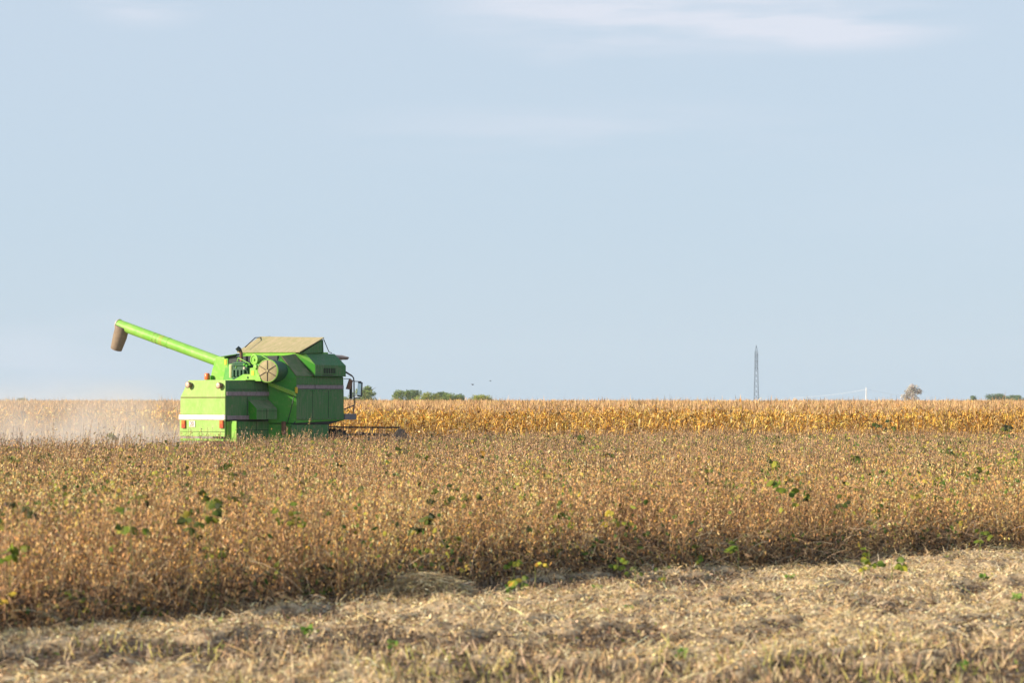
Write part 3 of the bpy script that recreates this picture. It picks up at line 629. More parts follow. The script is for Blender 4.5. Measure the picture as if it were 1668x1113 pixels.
# grimy, shade-darkened side sheets, a few millimetres proud of the body
m = MB(); z0, z1 = 1.68, 2.63
m.loft([[(2.28, -.652, 1.69), (2.28, -.652, 2.63), (4.285, -.652, 2.63), (4.295, -.652, 1.69)], [(2.29, -.668, 1.70), (2.29, -.668, 2.62), (4.28, -.668, 2.62), (4.285, -.668, 1.70)]])
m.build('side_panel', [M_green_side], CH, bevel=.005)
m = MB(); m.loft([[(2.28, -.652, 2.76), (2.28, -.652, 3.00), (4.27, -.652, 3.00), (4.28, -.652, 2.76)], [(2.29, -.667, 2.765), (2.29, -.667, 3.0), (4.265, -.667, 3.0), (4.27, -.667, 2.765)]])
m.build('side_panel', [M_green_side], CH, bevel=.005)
m = MB(); m.box((3.28, -.662, 2.70), (1.99, .02, .115), 0); m.box((3.05, -.664, 2.70), (.02, .022, .13), 1); m.box((3.28, -.66, 2.637), (2.0, .014, .012), 1); m.build('side_stripe', [M_grey, M_dark], CH)
m = MB(); m.loft([[(2.05, -.205, 3.63), (2.62, -.205, 3.70), (3.00, -.655, 3.018), (2.275, -.655, 3.018)], [(2.06, -.225, 3.645), (2.62, -.225, 3.71), (3.0, -.672, 3.03), (2.285, -.672, 3.03)]])
m.build('shoulder_panel', [M_green_top], CH, bevel=.005)
# raised side cover in front of the shoulder
m = MB()
v = [(2.62, -.24, 3.71), (2.915, -.40, 3.725), (4.14, -.40, 3.725), (4.26, -.70, 3.40), (2.97, -.76, 3.375), (4.28, -.76, 3.36), (4.28, -.76, 3.03), (2.97, -.76, 3.03), (4.14, -.1, 3.725), (2.62, -.1, 3.71), (2.97, -.6, 3.03), (4.28, -.6, 3.03)]
m.add(v, [(0, 1, 4)], 1); m.add(v, [(0, 4, 7)], 2)  # paler paint on the lit facet, deeper paint on the unlit one
m.add(v, [(1, 2, 5, 4), (4, 5, 6, 7), (0, 9, 8, 2, 1), (2, 8, 11, 6, 5), (7, 6, 11, 10), (0, 7, 10, 9)], 0)
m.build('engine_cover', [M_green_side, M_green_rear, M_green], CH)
m = MB(); m.box((3.62, -.764, 3.028), (1.3, .014, .014)); m.build('panel_seam', [M_dark], CH); m = MB(); m.box((3.5, -.77, 3.075), (.45, .012, .012)); m.build('panel_seam', [M_dark], CH)
for x_ in (2.95, 3.62): m = MB(); m.box((x_, -.669, 2.17), (.010, .01, .86)); m.build('panel_seam', [M_dark], CH)
m = MB()
for k in range(12):
    for z_ in (1.74, 2.58, 2.80, 2.96): m.lathe((2.36 + k * .168, -.668, z_), (0, -1, 0), [(-.002, .014), (.008, .012)], 8)
for k in range(9):
    for z_ in (2.60, 2.84): m.lathe((.12 + k * .2, -.002, z_) if z_ < 2.7 else (.12 + k * .2, .078, z_), (0, -1, 0), [(-.002, .012), (.008, .010)], 8)
bo = m.build('bolts', [M_steel], CH); bo['kind'] = 'stuff'
m = MB()
for k in range(7): m.box((3.35 + k * .075, -.765, 3.20), (.035, .014, .16))
m.build('vent', [M_dark], CH)
# sill under the side wall, lower shield, red reflector post
m = MB(); m.loft([[(2.2, -.62, 1.57), (2.26, -.64, 1.675), (4.29, -.64, 1.675), (3.75, -.62, 1.56)], [(2.2, -.3, 1.57), (2.26, -.3, 1.675), (4.29, -.3, 1.675), (3.75, -.3, 1.56)]]); m.build('body_sill', [M_black], CH)
m = MB(); m.box((2.91, -.57, 1.22), (1.56, .06, .66)); m.build('lower_shield', [M_green_side], CH, bevel=BV)
m = MB(); m.box((1.97, -.42, 1.45), (.10, .10, .40), 0); m.build('reflector_post', [M_rust], CH, bevel=.008)
m = MB(); m.loft([[(1.76, 0.02, 1.0), (1.76, 0.02, 1.58), (2.24, -.56, 1.58), (2.24, -.56, 1.0)], [(1.80, .06, 1.0), (1.80, .06, 1.58), (2.28, -.52, 1.58), (2.28, -.52, 1.0)]]); m.build('lower_shield', [M_green], CH, bevel=BV)
# bright slanting brace across the splayed wall
a_, b_ = P(437, 623, X=1.66), P(483, 641, X=2.20)
m = MB(); dn = Vector((.05, 0, -.13)); ou = Vector((-.13, -.05, 0))
a0 = Vector((1.72, -.05, a_.z + .03)); b0_ = Vector((2.24, -.66, b_.z + .04))
m.loft([[a0, a0 + ou, a0 + ou + dn, a0 + dn], [b0_, b0_ + ou, b0_ + ou + dn, b0_ + dn]]); m.build('brace', [M_green_rear], CH, bevel=.006)
m = MB(); m.box((2.24, -.69, 2.60), (.07, .06, .18)); m.build('bracket', [M_yellow], CH, bevel=.008)
m = MB(); m.tube([(2.2, -.66, 2.5), (2.1, -.60, 2.0), (2.05, -.5, 1.6)], .012, 6); m.build('cable', [M_black], CH)
# --- grain tank top and raised canvas cover
m = MB(); m.loft([[(2.66, -.22, 3.66), (2.66, 2.24, 3.66), (4.05, 2.24, 3.70), (4.05, -.22, 3.70)], [(2.62, -.26, 3.775), (2.62, 2.28, 3.775), (4.05, 2.24, 3.775), (4.05, -.22, 3.775)]]); m.build('grain_tank', [M_green_rear], CH, bevel=.01)
m = MB()
c0 = P(386, 575, X=2.60); c1 = P(488.5, 574.5, X=2.60); c2 = P(528.3, 551, X=3.66); c3 = P(424, 549.6, X=3.66)
lid = [c0, c1, c2, c3]; nrm = Vector((-.4, 0, .9)) * .03
m.loft([[q for q in lid], [q + nrm for q in lid]]); m.build('tank_cover', [M_dusty], CH, bevel=.006)
m = MB(); g1 = c1 + Vector((.08, .02, -.03)); g2 = c2 + Vector((-.08, .02, -.06)); g3 = Vector((c2.x - .06, c2.y + .02, 3.76)); tk = Vector((0, .03, 0))
m.loft([[g1, g2, g3], [g1 + tk, g2 + tk, g3 + tk]]); m.build('cover_gusset', [M_green_side], CH); m = MB()
h1 = c0 + Vector((.08, -.02, -.03)); h2 = c3 + Vector((-.08, -.02, -.06)); h3 = Vector((c3.x - .06, c3.y - .02, 3.76))
m.loft([[h1, h2, h3], [h1 - tk, h2 - tk, h3 - tk]]); m.build('cover_gusset', [M_green_side], CH)
m = MB(); m.loft([[c2 + Vector((-.05, .03, -.05)), c3 + Vector((-.05, -.03, -.05)), Vector((c3.x - .03, c3.y - .03, 3.74)), Vector((c2.x - .03, c2.y + .03, 3.74))], [c2 + Vector((-.02, .03, -.05)), c3 + Vector((-.02, -.03, -.05)), Vector((c3.x, c3.y - .03, 3.74)), Vector((c2.x, c2.y + .03, 3.74))]]); m.build('cover_front', [M_green_side], CH)
m = MB(); m.tube([c2 + Vector((-.05, -.02, -.03)), Vector((c2.x + .18, c2.y - .02, 3.78)), Vector((c2.x + .3, c2.y - .02, 3.75))], .013, 6); m.build('cover_stay', [M_black], CH)
q0 = P(399, 566, X=2.62); q1 = P(416, 550.2, X=3.2); q2 = P(427, 550, X=3.66); q3 = P(440, 550.2, X=3.66)
m = MB(); m.tube([q0, q1, q2, q3 + Vector((0, 0, .03))], .016, 6); m.build('cover_rail', [M_steel], CH)
# --- engine deck
m = MB(); m.box((1.40, 1.0, 2.905), (1.1, 1.9, .02)); m.build('engine_deck', [M_green_rear], CH, bevel=.005)
m = MB(); m.box((2.0, 1.0, 3.28), (.08, 2.3, .74)); m.build('firewall', [M_black], CH)  # black paint stands for the unlit back of the engine bay
e0 = P(386, 605, X=1.7); e1 = P(411, 605, X=1.7)
m = MB(); m.box((1.72, (e0.y + e1.y) / 2, 3.14), (.42, abs(e0.y - e1.y), .42), 0); m.box((1.62, (e0.y + e1.y) / 2, 3.40), (.3, abs(e0.y - e1.y) * .9, .12), 0)
for k in range(4): m.box((1.47, e1.y + .12 + k * .16, 3.12), (.08, .09, .2), 0)
m.tube([(1.5, e0.y - .1, 3.42), (1.5, e1.y + .1, 3.44)], .045, 10, 0)
m.build('engine', [M_engine, M_green, M_pale], CH, bevel=.015)
r0 = P(377, 616, X=1.6); r1 = P(377, 594, X=1.6)
m = MB(); m.lathe((1.6, r0.y, r0.z), (0, 0, 1), [(0, .055), (.02, .07), (r1.z - r0.z - .02, .07), (r1.z - r0.z, .05)], 18); m.build('air_filter', [mat('cream_paint', (.50, .50, .26), .6)], CH, smooth=True)
x0, x1 = P(393.5, 590, X=1.8), P(392.5, 569, X=1.8)
m = MB(); m.tube([x0, x0.lerp(x1, .7), x1 + Vector((-.04, .02, 0))], [.05, .05, .06], 12, 0); m.tube([x1 + Vector((-.04, .02, -.03)), x1 + Vector((-.10, .07, .05))], [.075, .07], 12, 1); m.build('exhaust_pipe', [M_rust, M_black], CH, smooth=True)
# front shields of the engine bay
m = MB(); s0 = P(379, 620.5, X=1.25); s1 = P(396, 610, X=1.25); s2 = P(408, 610, X=1.25); s3 = P(408, 620.5, X=1.25)
pl = [s0, s1, s2, s3]; m.loft([pl, [q + Vector((.03, 0, 0)) for q in pl]]); cc = P(403.5, 615.5, X=1.24); m.lathe(cc, (-1, 0, 0), [(-.002, .035), (.008, .03)], 14, 1); m.build('engine_shield', [M_green_rear, M_dark], CH)
pl = [P(407, 600, X=1.22), P(419, 598, X=1.22), P(425, 621, X=1.22), P(407, 621, X=1.22)]
m = MB(); m.loft([pl, [q + Vector((.05, 0, 0)) for q in pl]]); sc = P(411.3, 608, X=1.2); m.box((1.212, sc.y, sc.z), (.012, .10, .14), 1); m.build('belt_shield', [M_green_rear, M_yellow], CH)
pc = P(414.5, 586, X=1.25)
m = MB(); m.lathe(pc + Vector((.05, 0, 0)), (-1, .0, 0), [(-.40, .13), (.0, .14), (.03, .16), (.075, .16), (.08, .12), (.06, .115), (.06, .04), (.10, .035)], 26); m.build('pulley', [M_green_rear], CH, smooth=True)
pc2 = P(417, 598, X=1.22); m = MB(); m.lathe(pc2, (-1, 0, 0), [(0, .07), (.05, .07), (.06, .03)], 18); m.build('pulley', [M_green_rear], CH, smooth=True)
for (pa, pb) in (((388, 583), (407, 593)), ((384, 600), (388, 583)), ((396, 594), (408, 595)), ((424, 578), (438, 586))):
    m = MB(); m.tube([P(*pa, X=1.5), P(*pb, X=1.5)], .014, 6); m.build('pipe', [M_green_rear], CH)
for k, (pa) in enumerate(((399, 594), (403, 596), (399, 600))):
    m = MB(); c = P(*pa, X=1.45); m.lathe(c, (-1, 0, 0), [(0, .045), (.05, .04)], 10); m.build('cap', [M_pale if k == 2 else M_green], CH)
# rotary dust screen: dusty disc with six spokes on a dark barrel
sc = P(436.3, 604.5, X=1.35); ay = math.radians(162); ax = Vector((math.cos(ay + math.pi / 9 * 0 + math.radians(36)), math.sin(ay + math.radians(36)), 0))
ax = Vector((-math.cos(math.radians(20)), -math.sin(math.radians(20)), 0))
m = MB(); m.lathe(sc - ax * .75, ax, [(0, .31), (.72, .345), (.75, .345)], 40); rs = m.build('rotary_screen', [M_engine], CH, smooth=True)
m = MB(); m.lathe(sc, ax, [(.0, .335), (.012, .335), (.03, .31), (.034, .05), (.06, .04)], 40); m.build('screen_disc', [M_dusty], rs, smooth=True)
m = MB(); m.lathe(sc, ax, [(-.03, .348), (.02, .352), (.03, .335), (.028, .328)], 40, caps=False); m.build('screen_rim', [M_green_rear], rs, smooth=True)
sy = ax.cross(Vector((0, 0, 1))).normalized()
for k in range(6):
    t_ = math.radians(30 + 60 * k); d_ = sy * math.cos(t_) + Vector((0, 0, 1)) * math.sin(t_)
    m = MB(); m.tube([sc + ax * .045 + d_ * .045, sc + ax * .036 + d_ * .32], .012, 5); m.build('spoke', [M_steel], rs)
m = MB(); m.tube([P(430, 622, X=1.45), P(434, 616, X=1.45)], .05, 8); m.build('bracket', [M_green_rear], CH)
# --- unloading auger
col = [P(349, 585, X=1.92), P(371, 581.5, X=1.92), P(371, 622, X=1.92), P(347, 622, X=1.92)]
zb = 2.6
m = MB(); yA, yB = col[1].y, col[0].y
cp = [P(px_, py_, X=1.92) for px_, py_ in ((371, 622), (371, 582.5), (352, 581), (346, 599), (343, 612), (343, 622))]
for q in (cp[0], cp[-1]): q.z = zb
m.loft([cp, [q + Vector((.48, 0, 0)) for q in cp]])
m.build('auger_column', [M_green_rear], CH, bevel=.03)
st_ = P(369, 590, X=1.91); m = MB(); m.box((1.912, st_.y + .05, st_.z), (.012, .09, .16)); m.build('sticker', [M_yellow], CH)
m = MB(); m.box((2.0, yA - .16, col[1].z + .04), (.4, .7, .02), 0, Matrix.Rotation(-.1, 3, 'X')); m.build('column_lid', [M_green_side], CH)
m = MB(); m.box((2.05, yA - .09, 3.2), (.1, .16, .75)); m.build('gap_shade', [M_black], CH)  # black block painting the shadowed gap beside the auger column
ra = P(360, 590.5, X=2.16); rb = P(192.5, 528.5, X=1.45)
dA = (rb - ra).normalized()
m = MB(); m.tube([ra, rb], [.165, .165], 28, 0)
m.lathe(ra.lerp(rb, .50), dA, [(-.02, .166), (-.02, .172), (.02, .172), (.02, .166)], 28, 0, caps=False)
aug = m.build('unloading_auger', [M_green_rear], CH, smooth=True)
m = MB(); m.lathe(rb, dA, [(-.03, .165), (-.03, .18), (.0, .18), (.02, .15)], 28); m.build('auger_end', [M_pale], aug, smooth=True)
m = MB(); rnt = dA.cross(Vector((0, 0, 1))).normalized(); 
for f_, w_, hh in ((.56, .14, .30), (.60, .05, .22), (.635, .04, .22)):
    c = ra.lerp(rb, f_); upv = rnt.cross(dA).normalized()
    m.lathe(c, dA, [(-w_ / 2, .1662), (-w_ / 2, .168), (w_ / 2, .168), (w_ / 2, .1662)], 28, 0 if f_ < .58 else 1, caps=False)
m.build('warning_band', [mat('worn_yellow_band', (.36, .36, .06), .6, noise=[(25, 5, .4, .6, (.22, .45, .065)), (14, 4, .6, .7, (.25, .14, .06))]), mat('worn_brown_band', (.22, .45, .065), .6, noise=[(16, 5, .5, .58, (.16, .10, .05))])], aug, smooth=True)
s0 = P(199.5, 535, X=rb.x); s1 = P(189.3, 569, X=rb.x)
m = MB(); m.tube([s0 + Vector((0, 0, .06)), s0.lerp(s1, .4), s1], [.225, .225, .185], 26, 0); m.build('spout', [M_rubber], aug, smooth=True)
c = P(337.5, 613.5, X=1.4); m = MB(); m.lathe((1.4, c.y, c.z - .30), (0, 0, 1), [(0, .05), (.2, .05), (.2, .085), (.24, .09), (.36, .085), (.40, .06)], 18); m.build('beacon', [M_orange], CH, smooth=True)
m = MB(); m.box((1.84, yB + .12, 2.95), (.12, .22, .22)); m.box((1.6, 2.0, 2.885), (.5, 1.1, .02)); m.build('beacon_bracket', [M_green], CH)
# --- cab in front of the tank
m = MB()
for x_, y_ in ((4.06, .24), (4.06, 1.76), (5.02, .24), (5.02, 1.76)): m.tube([(x_, y_, 1.75), (x_, y_, 3.55)], .04, 8)
m.box((4.54, 1.0, 1.72), (1.06, 1.6, .08)); m.build('cab_frame', [M_green_side], CH)
for (cx_, cy_, sx_, sy_) in ((4.54, .22, .86, .012), (4.54, 1.78, .86, .012), (5.04, 1.0, .012, 1.4), (4.04, 1.0, .012, 1.4)):
    m = MB(); m.box((cx_, cy_, 2.66), (sx_, sy_, 1.66)); m.build('cab_window', [M_glass], CH)
m = MB(); m.loft([[(4.0, .05, 3.56), (4.0, 1.95, 3.56), (5.18, 1.95, 3.56), (5.18, .05, 3.56)], [(3.98, .02, 3.63), (3.98, 1.98, 3.63), (5.22, 1.98, 3.64), (5.22, .02, 3.64)], [(4.1, .2, 3.73), (4.1, 1.8, 3.73), (5.1, 1.8, 3.70), (5.1, .2, 3.70)]]); m.build('cab_roof', [mat('dirty_roof', (.33, .25, .21), .75, noise=[(6, 5, .4, .7, (.2, .15, .13))])], CH, bevel=.02)
m = MB(); m.box((4.45, 1.0, 2.2), (.45, .5, .12)); m.box((4.26, 1.0, 2.55), (.1, .48, .65)); m.build('seat', [M_seat], CH, bevel=.03)
# operator platform, handrail, mirrors
pa = P(561, 674.5, Y=-.60); pb = P(580.5, 684, Y=-.60)
m = MB(); m.box(((pa.x + pb.x) / 2, -.25, (pa.z + pb.z) / 2), (pb.x - pa.x, .72, pa.z - pb.z)); m.build('platform', [mat('dusty_grey_step', (.17, .16, .18), .7, noise=[(9, 6, .4, .7, (.24, .2, .19))])], CH, bevel=.01)
YM = -.58
m = MB(); m.tube([P(559.5, 603.5, Y=YM), P(573, 612, Y=YM), P(576, 616, Y=YM), P(576.6, 622, Y=YM), P(577, 660, Y=YM), P(575, 675, Y=YM)], .020, 8)
m.tube([P(559.5, 605, Y=YM + .2), P(573, 613, Y=YM)], .018, 6); m.tube([P(561, 667, Y=YM), P(577, 660.5, Y=YM)], .020, 6); m.tube([P(560, 617.5, Y=YM), P(571, 617.5, Y=YM)], .012, 6)
m.build('handrail', [M_steel], CH)
m = MB(); m.tube([P(571.5, 622, Y=YM + .1), P(571.5, 650, Y=YM + .1)], .045, 8); m.build('door_post', [M_black], CH)
v0 = [P(564, 634, Y=YM - .02), P(569.5, 617, Y=YM - .02), P(575.5, 620, Y=YM - .02), P(571, 635, Y=YM - .02)]
m = MB(); m.loft([v0, [q + Vector((.03, .06, 0)) for q in v0]]); m.build('heat_shield', [M_rust], CH, bevel=.008)
m = MB(); m.tube([P(577, 621.5, Y=YM), P(588.5, 622, Y=YM - .08)], .014, 6); m.build('mirror_arm', [M_steel], CH); m = MB(); m.tube([P(577, 649, Y=YM), P(587, 648.5, Y=YM - .08)], .016, 6); m.build('mirror_arm', [M_steel], CH)
q = [P(583.2, 622, Y=YM - .1), P(589.3, 623, Y=YM - .1), P(588, 647, Y=YM - .1), P(581.3, 646, Y=YM - .1)]
bk = Vector((.07, 0.02, 0)); m = MB(); m.loft([q, [p_ + bk for p_ in q]])
mir = m.build('mirror', [M_black], CH, bevel=.012)
cen = sum(q, Vector()) / 4
m = MB(); q2_ = [cen + (p_ - cen) * .80 - bk * .06 for p_ in q]; m.loft([q2_, [p_ + bk * .03 for p_ in q2_]]); m.build('mirror_glass', [M_mirror], mir)
# --- header with reel
HX = 6.15; ZR = 1.30
m = MB(); m.loft([[(4.3, .55, 1.5), (4.3, 1.45, 1.5), (4.3, 1.45, 1.0), (4.3, .55, 1.0)], [(5.5, .55, 1.0), (5.5, 1.45, 1.0), (5.5, 1.45, .45), (5.5, .55, .45)]]); m.build('feeder_house', [M_green_side], CH, bevel=.02)
m = MB(); m.box((5.55, 1.0, .55), (.06, 5.1, .70)); m.loft([[(5.5, -1.55, .2), (5.5, 3.55, .2), (5.5, 3.55, .14), (5.5, -1.55, .14)], [(6.6, -1.55, .10), (6.6, 3.55, .10), (6.6, 3.55, .06), (6.6, -1.55, .06)]]); m.build('header_trough', [M_steel], CH)
m = MB(); m.tube([(5.85, -1.5, .42), (5.85, 3.5, .42)], .22, 16); m.build('header_auger', [M_green_side], CH, smooth=True)
for y_ in (-1.6, 3.6):
    m = MB(); m.loft([[(5.45, y_, 1.12), (5.75, y_, 1.40), (5.95, y_, 1.40), (6.9, y_, .55), (7.3, y_, .12), (5.45, y_, .12)], [(5.45, y_ + .05, 1.12), (5.75, y_ + .05, 1.40), (5.95, y_ + .05, 1.40), (6.9, y_ + .05, .55), (7.3, y_ + .05, .12), (5.45, y_ + .05, .12)]]); m.build('divider', [M_rubber], CH)
reel = MB(); reel.tube([(5.9, -1.5, .98), (5.9, 3.5, .98)], .05, 10); reel = reel.build('reel', [M_steel], CH)
for k in range(6):
    t_ = math.radians(90 + 60 * k); x_ = 5.9 + .46 * math.cos(t_); z_ = .98 + .46 * math.sin(t_)
    m = MB(); m.box((x_, 1.0, z_), (.045, 5.0, .05), 0)
    for j in range(26): m.tube([(x_, -1.45 + j * .19, z_), (x_ - .03, -1.45 + j * .19, z_ - .2)], .005, 4, 1)
    m.build('reel_bat', [M_steel, M_steel], reel)
    m = MB()
    for y_ in (-1.5, -.3, 1.0, 2.3, 3.5): m.tube([(5.9, y_, .98), (x_, y_, z_)], .016, 5)
    m.build('reel_arm', [M_pale], reel)
m = MB(); m.tube([(4.4, -1.1, 1.30), (5.9, -1.52, 1.16)], .025, 6); m.build('reel_support', [M_steel], CH)
# --- wheels
def wheel(x, y, r, w):
    m = MB(); pr = [(-w / 2, r * .55), (-w / 2, r * .86), (-w * .4, r * .97), (w * .4, r * .97), (w / 2, r * .86), (w / 2, r * .55)]
    m.lathe((x, y, r), (0, 1, 0), pr, 40, 0, caps=False)
    for k in range(22):
        for sgn in (-1, 1):
            t_ = 2 * math.pi * (k + .25 * sgn) / 22
            R_ = Matrix.Rotation(-t_, 3, 'Y') @ Matrix.Rotation(.6 * sgn, 3, 'X')
            m.box((x + math.sin(t_) * 0 + math.cos(t_) * r * .98, y + sgn * w * .24, r + math.sin(t_) * r * .98), (.06, w * .5, .05), 0, R_)
    wh = m.build('wheel', [M_tyre], CH, smooth=True)
    m = MB(); m.lathe((x, y, r), (0, 1, 0), [(-w * .42, r * .56), (-w * .3, r * .5), (-w * .2, r * .2), (w * .2, r * .2), (w * .3, r * .5), (w * .42, r * .56)], 28); m.build('rim', [M_steel], wh, smooth=True)
for y_ in (-.22, 2.22): wheel(4.30, y_, .70, .5)
for y_ in (.35, 1.65): wheel(1.0, y_, .55, .35)
m = MB(); m.tube([(4.30, -.2, .70), (4.30, 2.2, .70)], .1, 10); m.tube([(1.0, .4, .55), (1.0, 1.6, .55)], .07, 10); m.box((2.8, 1.0, 1.3), (3.6, 1.4, .7)); m.build('chassis', [M_black], CH)

# ---------------------------------------------------------------- trees and bushes on the horizon
def tree(name, px, ytop, wpx, D, leafpal, label, group=None, trunk_px=0.2, nl=3200, cat='tree', bare=False, low=0.12):
    sc_ = F / D; x = (px - 834) / sc_; ht = H + (652 - ytop) / sc_; w = wpx / sc_
    root = empty(name, (x, D, 0)); tag(root, label, cat, group)
    m = MB(); top = ht * .8
    m.tube([(0, 0, 0), (.03 * w, 0, ht * .35), (0, 0, top)], [max(.05, .03 * ht), .022 * ht, .006 * ht], 7)
    for k in range(9):
        a = rng.uniform(0, 6.28); z0_ = ht * rng.uniform(low, .65); l_ = w * rng.uniform(.25, .45)
        m.tube([(0, 0, z0_), (math.cos(a) * l_ * .6, math.sin(a) * l_ * .6, z0_ + l_ * .45), (math.cos(a) * l_, math.sin(a) * l_, min(ht * .93, z0_ + l_))], [.012 * ht, .008 * ht, .003 * ht], 5)
    m.build('trunk', [M_bark if not bare else M_paletrunk], root)
    acc = Acc(); nc = 20
    ca = rng.uniform(0, 6.28, nc); cr_ = np.sqrt(rng.random(nc)) * w * .40; cz_ = ht * rng.uniform(low + .1, .9, nc)
    cr_ *= np.sqrt(np.clip(1 - ((cz_ / ht - .55) / .5) ** 2, .1, 1))
    cen_ = np.stack([cr_ * np.cos(ca), cr_ * np.sin(ca), cz_], -1); rad = rng.uniform(.13, .22, nc) * w
    k = rng.integers(0, nc, nl); Pn = cen_[k] + rand_dir(nl) * (rad[k] * rng.random(nl) ** .4)[:, None] * np.array([1, 1, .8])
    Pn[:, 2] = np.clip(Pn[:, 2], .1 * ht, ht * 1.0)
    s_ = (.058 * math.sqrt(w * ht)) * rng.uniform(.6, 1.3, nl)
    shade = rng.uniform(.75, 1.25, nc)[k]
    ovals(acc, Pn, rand_dir(nl), s_, s_ * .7, pick(leafpal, nl) * shade[:, None])
    obj('crown', acc.mesh('crown'), M_leaf, root)
M_paletrunk = mat('pale_bark', (.42, .36, .30), .9)
TG = [(3, .20, .28, .07), (2, .28, .34, .08), (1, .14, .20, .06)]
TB = [(3, .13, .20, .085), (2, .19, .25, .09)]
TY = [(3, .34, .36, .06), (2, .26, .32, .07)]
TP = [(3, .56, .51, .45), (2, .62, .57, .51), (1, .48, .44, .39)]
tree('bush', 566, 640, 30, 600, TG, 'small green bush seen between the combine and its mirrors', cat='bush')
tree('tree', 596, 628, 44, 600, TG, 'round green tree just right of the combine mirror on the horizon')
tree('bush', 655, 636, 46, 620, TG, 'leftmost bush of the green clump beyond the corn right of the combine', 'bushes beyond the corn', cat='bush')
tree('bush', 676, 636.5, 42, 640, TB, 'dark green bush, second from left in the clump beyond the corn', 'bushes beyond the corn', cat='bush')
tree('bush', 697, 638.5, 42, 610, TY, 'lighter yellow-green bush in the middle of the clump beyond the corn', 'bushes beyond the corn', cat='bush')
tree('bush', 715, 639.5, 38, 650, TB, 'blue-green bush right of the middle of the clump beyond the corn', 'bushes beyond the corn', cat='bush')
tree('bush', 731, 641, 36, 620, TG, 'low green bush near the right end of the clump beyond the corn', 'bushes beyond the corn', cat='bush')
tree('bush', 748, 642.5, 28, 660, TB, 'smallest bush at the right end of the green clump beyond the corn', 'bushes beyond the corn', cat='bush')
tree('bush', 781, 644, 44, 600, TY, 'low bright yellow bush standing alone right of the green clump', cat='bush')
tree('tree', 1486, 625.5, 34, 700, TP, 'lone pale beige tree with sparse crown on the right horizon', nl=2200, bare=True, low=.3)
tree('bush', 1582, 645, 20, 1100, TB, 'small dark bush left of the hedge on the far right horizon', cat='bush')
tree('bush', 1622, 642.5, 34, 1100, TB, 'tallest rounded bush of the far right hedge', 'hedge on the far right horizon', cat='bush')
tree('bush', 1641, 644.5, 36, 1150, TB, 'low bush in the middle of the far right hedge', 'hedge on the far right horizon', cat='bush')
tree('bush', 1660, 645, 36, 1120, TB, 'bush at the right end of the hedge, cut by the picture edge', 'hedge on the far right horizon', cat='bush')
tree('bush', 36, 649, 22, 1200, TB, 'faint low bush on the far left horizon', cat='bush')

# ---------------------------------------------------------------- pylon, pole, wires, birds
D = 1450; sc_ = F / D; root = empty('lattice_pylon', ((1232 - 834) / sc_, D, 0)); tag(root, 'tall narrow grey lattice pylon on the right horizon', 'pylon')
zt = H + (652 - 563) / sc_
def hw(z):  # half width of the mast
    return np.interp(z, [0, zt * .62, zt * .86, zt], [1.2, .74, .70, .05])
lev = list(np.linspace(0, zt * .62, 8)) + list(np.linspace(zt * .62, zt * .86, 5))[1:] + [zt]
m = MB()
for sx, sy in ((-1, -1), (1, -1), (1, 1), (-1, 1)): m.tube([(sx * hw(z), sy * hw(z), z) for z in lev], .11, 5)
m.build('leg_frame', [M_galv], root)
m = MB()
for a_, b_ in zip(lev[:-1], lev[1:]):
    wa, wb = hw(a_), hw(b_)
    for (s0, s1) in (((-1, -1), (1, -1)), ((1, -1), (1, 1)), ((1, 1), (-1, 1)), ((-1, 1), (-1, -1))):
        m.tube([(s0[0] * wa, s0[1] * wa, a_), (s1[0] * wb, s1[1] * wb, b_)], .055, 4); m.tube([(s1[0] * wa, s1[1] * wa, a_), (s0[0] * wb, s0[1] * wb, b_)], .055, 4)
        if b_ > zt * .55: m.tube([(s0[0] * wb, s0[1] * wb, b_), (s1[0] * wb, s1[1] * wb, b_)], .12, 4)
m.build('bracing', [M_galv], root)
for f_ in (.62, .74, .86):
    m = MB(); z = zt * f_; L_ = 5.0
    for s in (-1, 1):
        m.tube([(.7, s * .7, z), (0, s * L_, z + .1)], .1, 4); m.tube([(-.7, s * .7, z), (0, s * L_, z + .1)], .1, 4); m.tube([(0, s * .7, z + 1.3), (0, s * L_, z + .1)], .1, 4)
        m.tube([(0, s * L_, z + .1), (0, s * L_, z - 1.2)], .1, 5)
    m.build('cross_arm', [M_galv], root)
D = 2400; sc_ = F / D; px_ = (1411 - 834) / sc_; zt2 = H + (652 - 631.5) / sc_
root = empty('utility_pole', (px_, D, 0)); tag(root, 'pale slender pole on the horizon between the pylon and the lone tree', 'utility pole')
m = MB(); m.tube([(0, 0, 0), (0, 0, zt2)], [.75, .42], 10); m.build('post', [M_conc], root)
m = MB(); m.box((0, 0, zt2 - 1.6), (.3, 3.0, .3)); m.build('cross_arm', [M_conc], root)
for side, lab in ((-1, 'sagging pale wire running left from the pale pole'), (1, 'sagging pale wire running right from the pale pole')):
    acc_ = []
    for k in range(13):
        s = k / 12; acc_.append((px_ + side * 62 * s, D + 30 * s, zt2 - 1.6 - 13 * s + 6.0 * s * s))
    m = MB(); m.tube(acc_, .085, 5); o = m.build('power_wire', [M_wire]); tag(o, lab, 'wire')
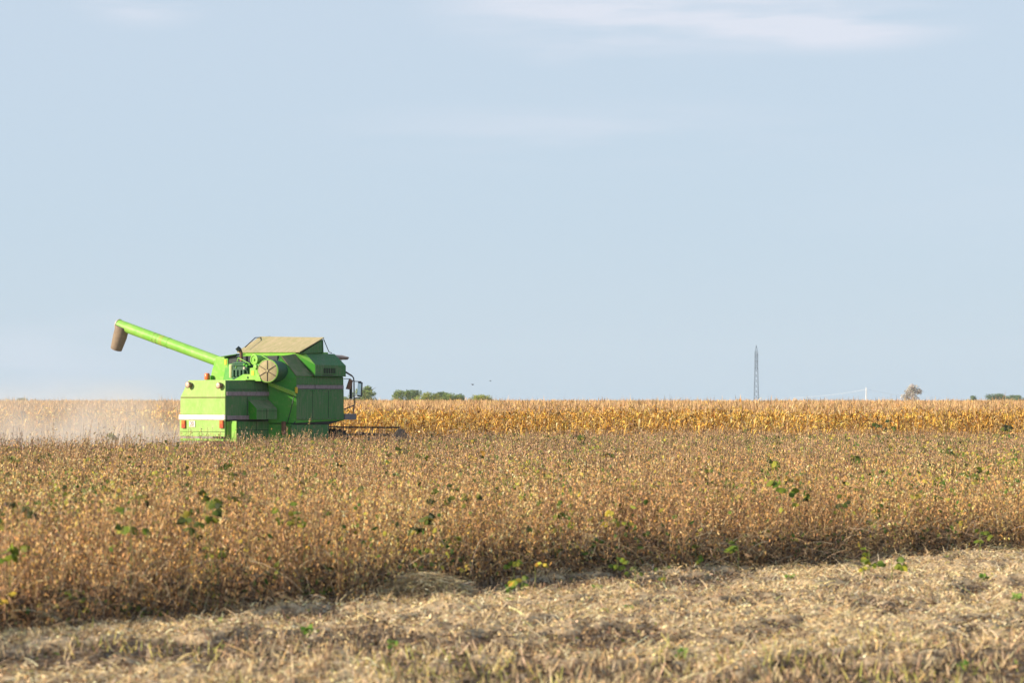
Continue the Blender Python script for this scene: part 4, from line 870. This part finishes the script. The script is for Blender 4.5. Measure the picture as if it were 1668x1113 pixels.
def bird(px, py, D, span, rot, label):
    x, y, z = ray_at(px, py, D); root = empty('bird', (x, y, z), rot); tag(root, label, 'bird')
    m = MB(); s = span
    m.tube([(0, -.24 * s, 0), (0, -.12 * s, 0), (0, .05 * s, .01 * s), (0, .19 * s, .03 * s), (0, .25 * s, .04 * s), (0, .31 * s, .03 * s)], [.03 * s, .07 * s, .10 * s, .06 * s, .055 * s, .008 * s], 10)
    m.build('body', [M_bird], root, smooth=True)
    for sg in (-1, 1):
        m = MB(); v = [(0, .12 * s, .02 * s), (sg * .22 * s, .16 * s, .15 * s), (sg * .5 * s, .02 * s, .10 * s), (sg * .25 * s, -.06 * s, .12 * s), (0, -.08 * s, .02 * s)]
        m.loft([v, [(a, b_, c_ - .015 * s) for a, b_, c_ in v]]); m.build('wing', [M_bird], root)
bird(770, 627, 160, .30, .9, 'larger dark bird flying low over the corn, nearer the combine')
bird(799, 621, 190, .26, -.5, 'smaller fainter dark bird flying to the right of the other one')

# ---------------------------------------------------------------- dust thrown out behind the combine
bx0, bx1, by0, by1, bz1 = -24.0, -6.6, 80.0, 105.0, 4.8
m = MB(); m.box(((bx0 + bx1) / 2, (by0 + by1) / 2, bz1 / 2 + .02), (bx1 - bx0, by1 - by0, bz1))
md = bpy.data.materials.new('dust'); md.use_nodes = True; t = md.node_tree; t.nodes.clear()
o_ = N(t, 'ShaderNodeOutputMaterial'); v = N(t, 'ShaderNodeVolumePrincipled'); t.links.new(v.outputs[0], o_.inputs['Volume'])
v.inputs['Color'].default_value = (.97, .89, .80, 1); v.inputs['Anisotropy'].default_value = 0.0
c = N(t, 'ShaderNodeTexCoord'); n1 = N(t, 'ShaderNodeTexNoise'); n1.inputs['Scale'].default_value = .34; n1.inputs['Detail'].default_value = 4
t.links.new(c.outputs['Object'], n1.inputs['Vector'])
sp = N(t, 'ShaderNodeSeparateXYZ'); t.links.new(c.outputs['Object'], sp.inputs[0])
def mr(src, a, b_, lo, hi, smooth=True):
    r = N(t, 'ShaderNodeMapRange'); r.interpolation_type = 'SMOOTHSTEP' if smooth else 'LINEAR'
    for i_, v_ in enumerate((a, b_, lo, hi)): r.inputs[i_ + 1].default_value = v_
    t.links.new(src, r.inputs[0]); return r.outputs[0]
def mul(a, b_):
    q = N(t, 'ShaderNodeMath', operation='MULTIPLY'); t.links.new(a, q.inputs[0])
    if isinstance(b_, float): q.inputs[1].default_value = b_
    else: t.links.new(b_, q.inputs[1])
    return q.outputs[0]
dens = mul(mr(n1.outputs[0], .40, .62, .03, 1.0), mr(sp.outputs['Z'], 3.3, .3, 0.0, 1.0))
dens = mul(dens, mr(sp.outputs['X'], -6.6, -9.2, 0, 1)); dens = mul(dens, mr(sp.outputs['X'], bx0, bx0 + 5, 0, 1))
dens = mul(dens, mr(sp.outputs['Y'], by0 + 3, by0 + 11, 0, 1)); dens = mul(dens, mr(sp.outputs['Y'], by1, by1 - 7, 0, 1))
dens = mul(dens, .23)
t.links.new(dens, v.inputs['Density'])
dz = m.build('dust_cloud', [md]); tag(dz, 'pale dust cloud drifting low behind the combine', 'dust cloud', kind='stuff')

# ---------------------------------------------------------------- hazy evening air
m = MB(); m.box((0, 1195, 24), (2400, 2600, 50))
mh = bpy.data.materials.new('haze'); mh.use_nodes = True; t = mh.node_tree; t.nodes.clear()
o_ = N(t, 'ShaderNodeOutputMaterial'); v = N(t, 'ShaderNodeVolumePrincipled'); t.links.new(v.outputs[0], o_.inputs['Volume'])
v.inputs['Color'].default_value = (.70, .84, .98, 1); v.inputs['Density'].default_value = 0.00011; v.inputs['Anisotropy'].default_value = 0.0
hz = m.build('haze', [mh]); tag(hz, 'thin evening haze over the fields', 'haze', kind='stuff')
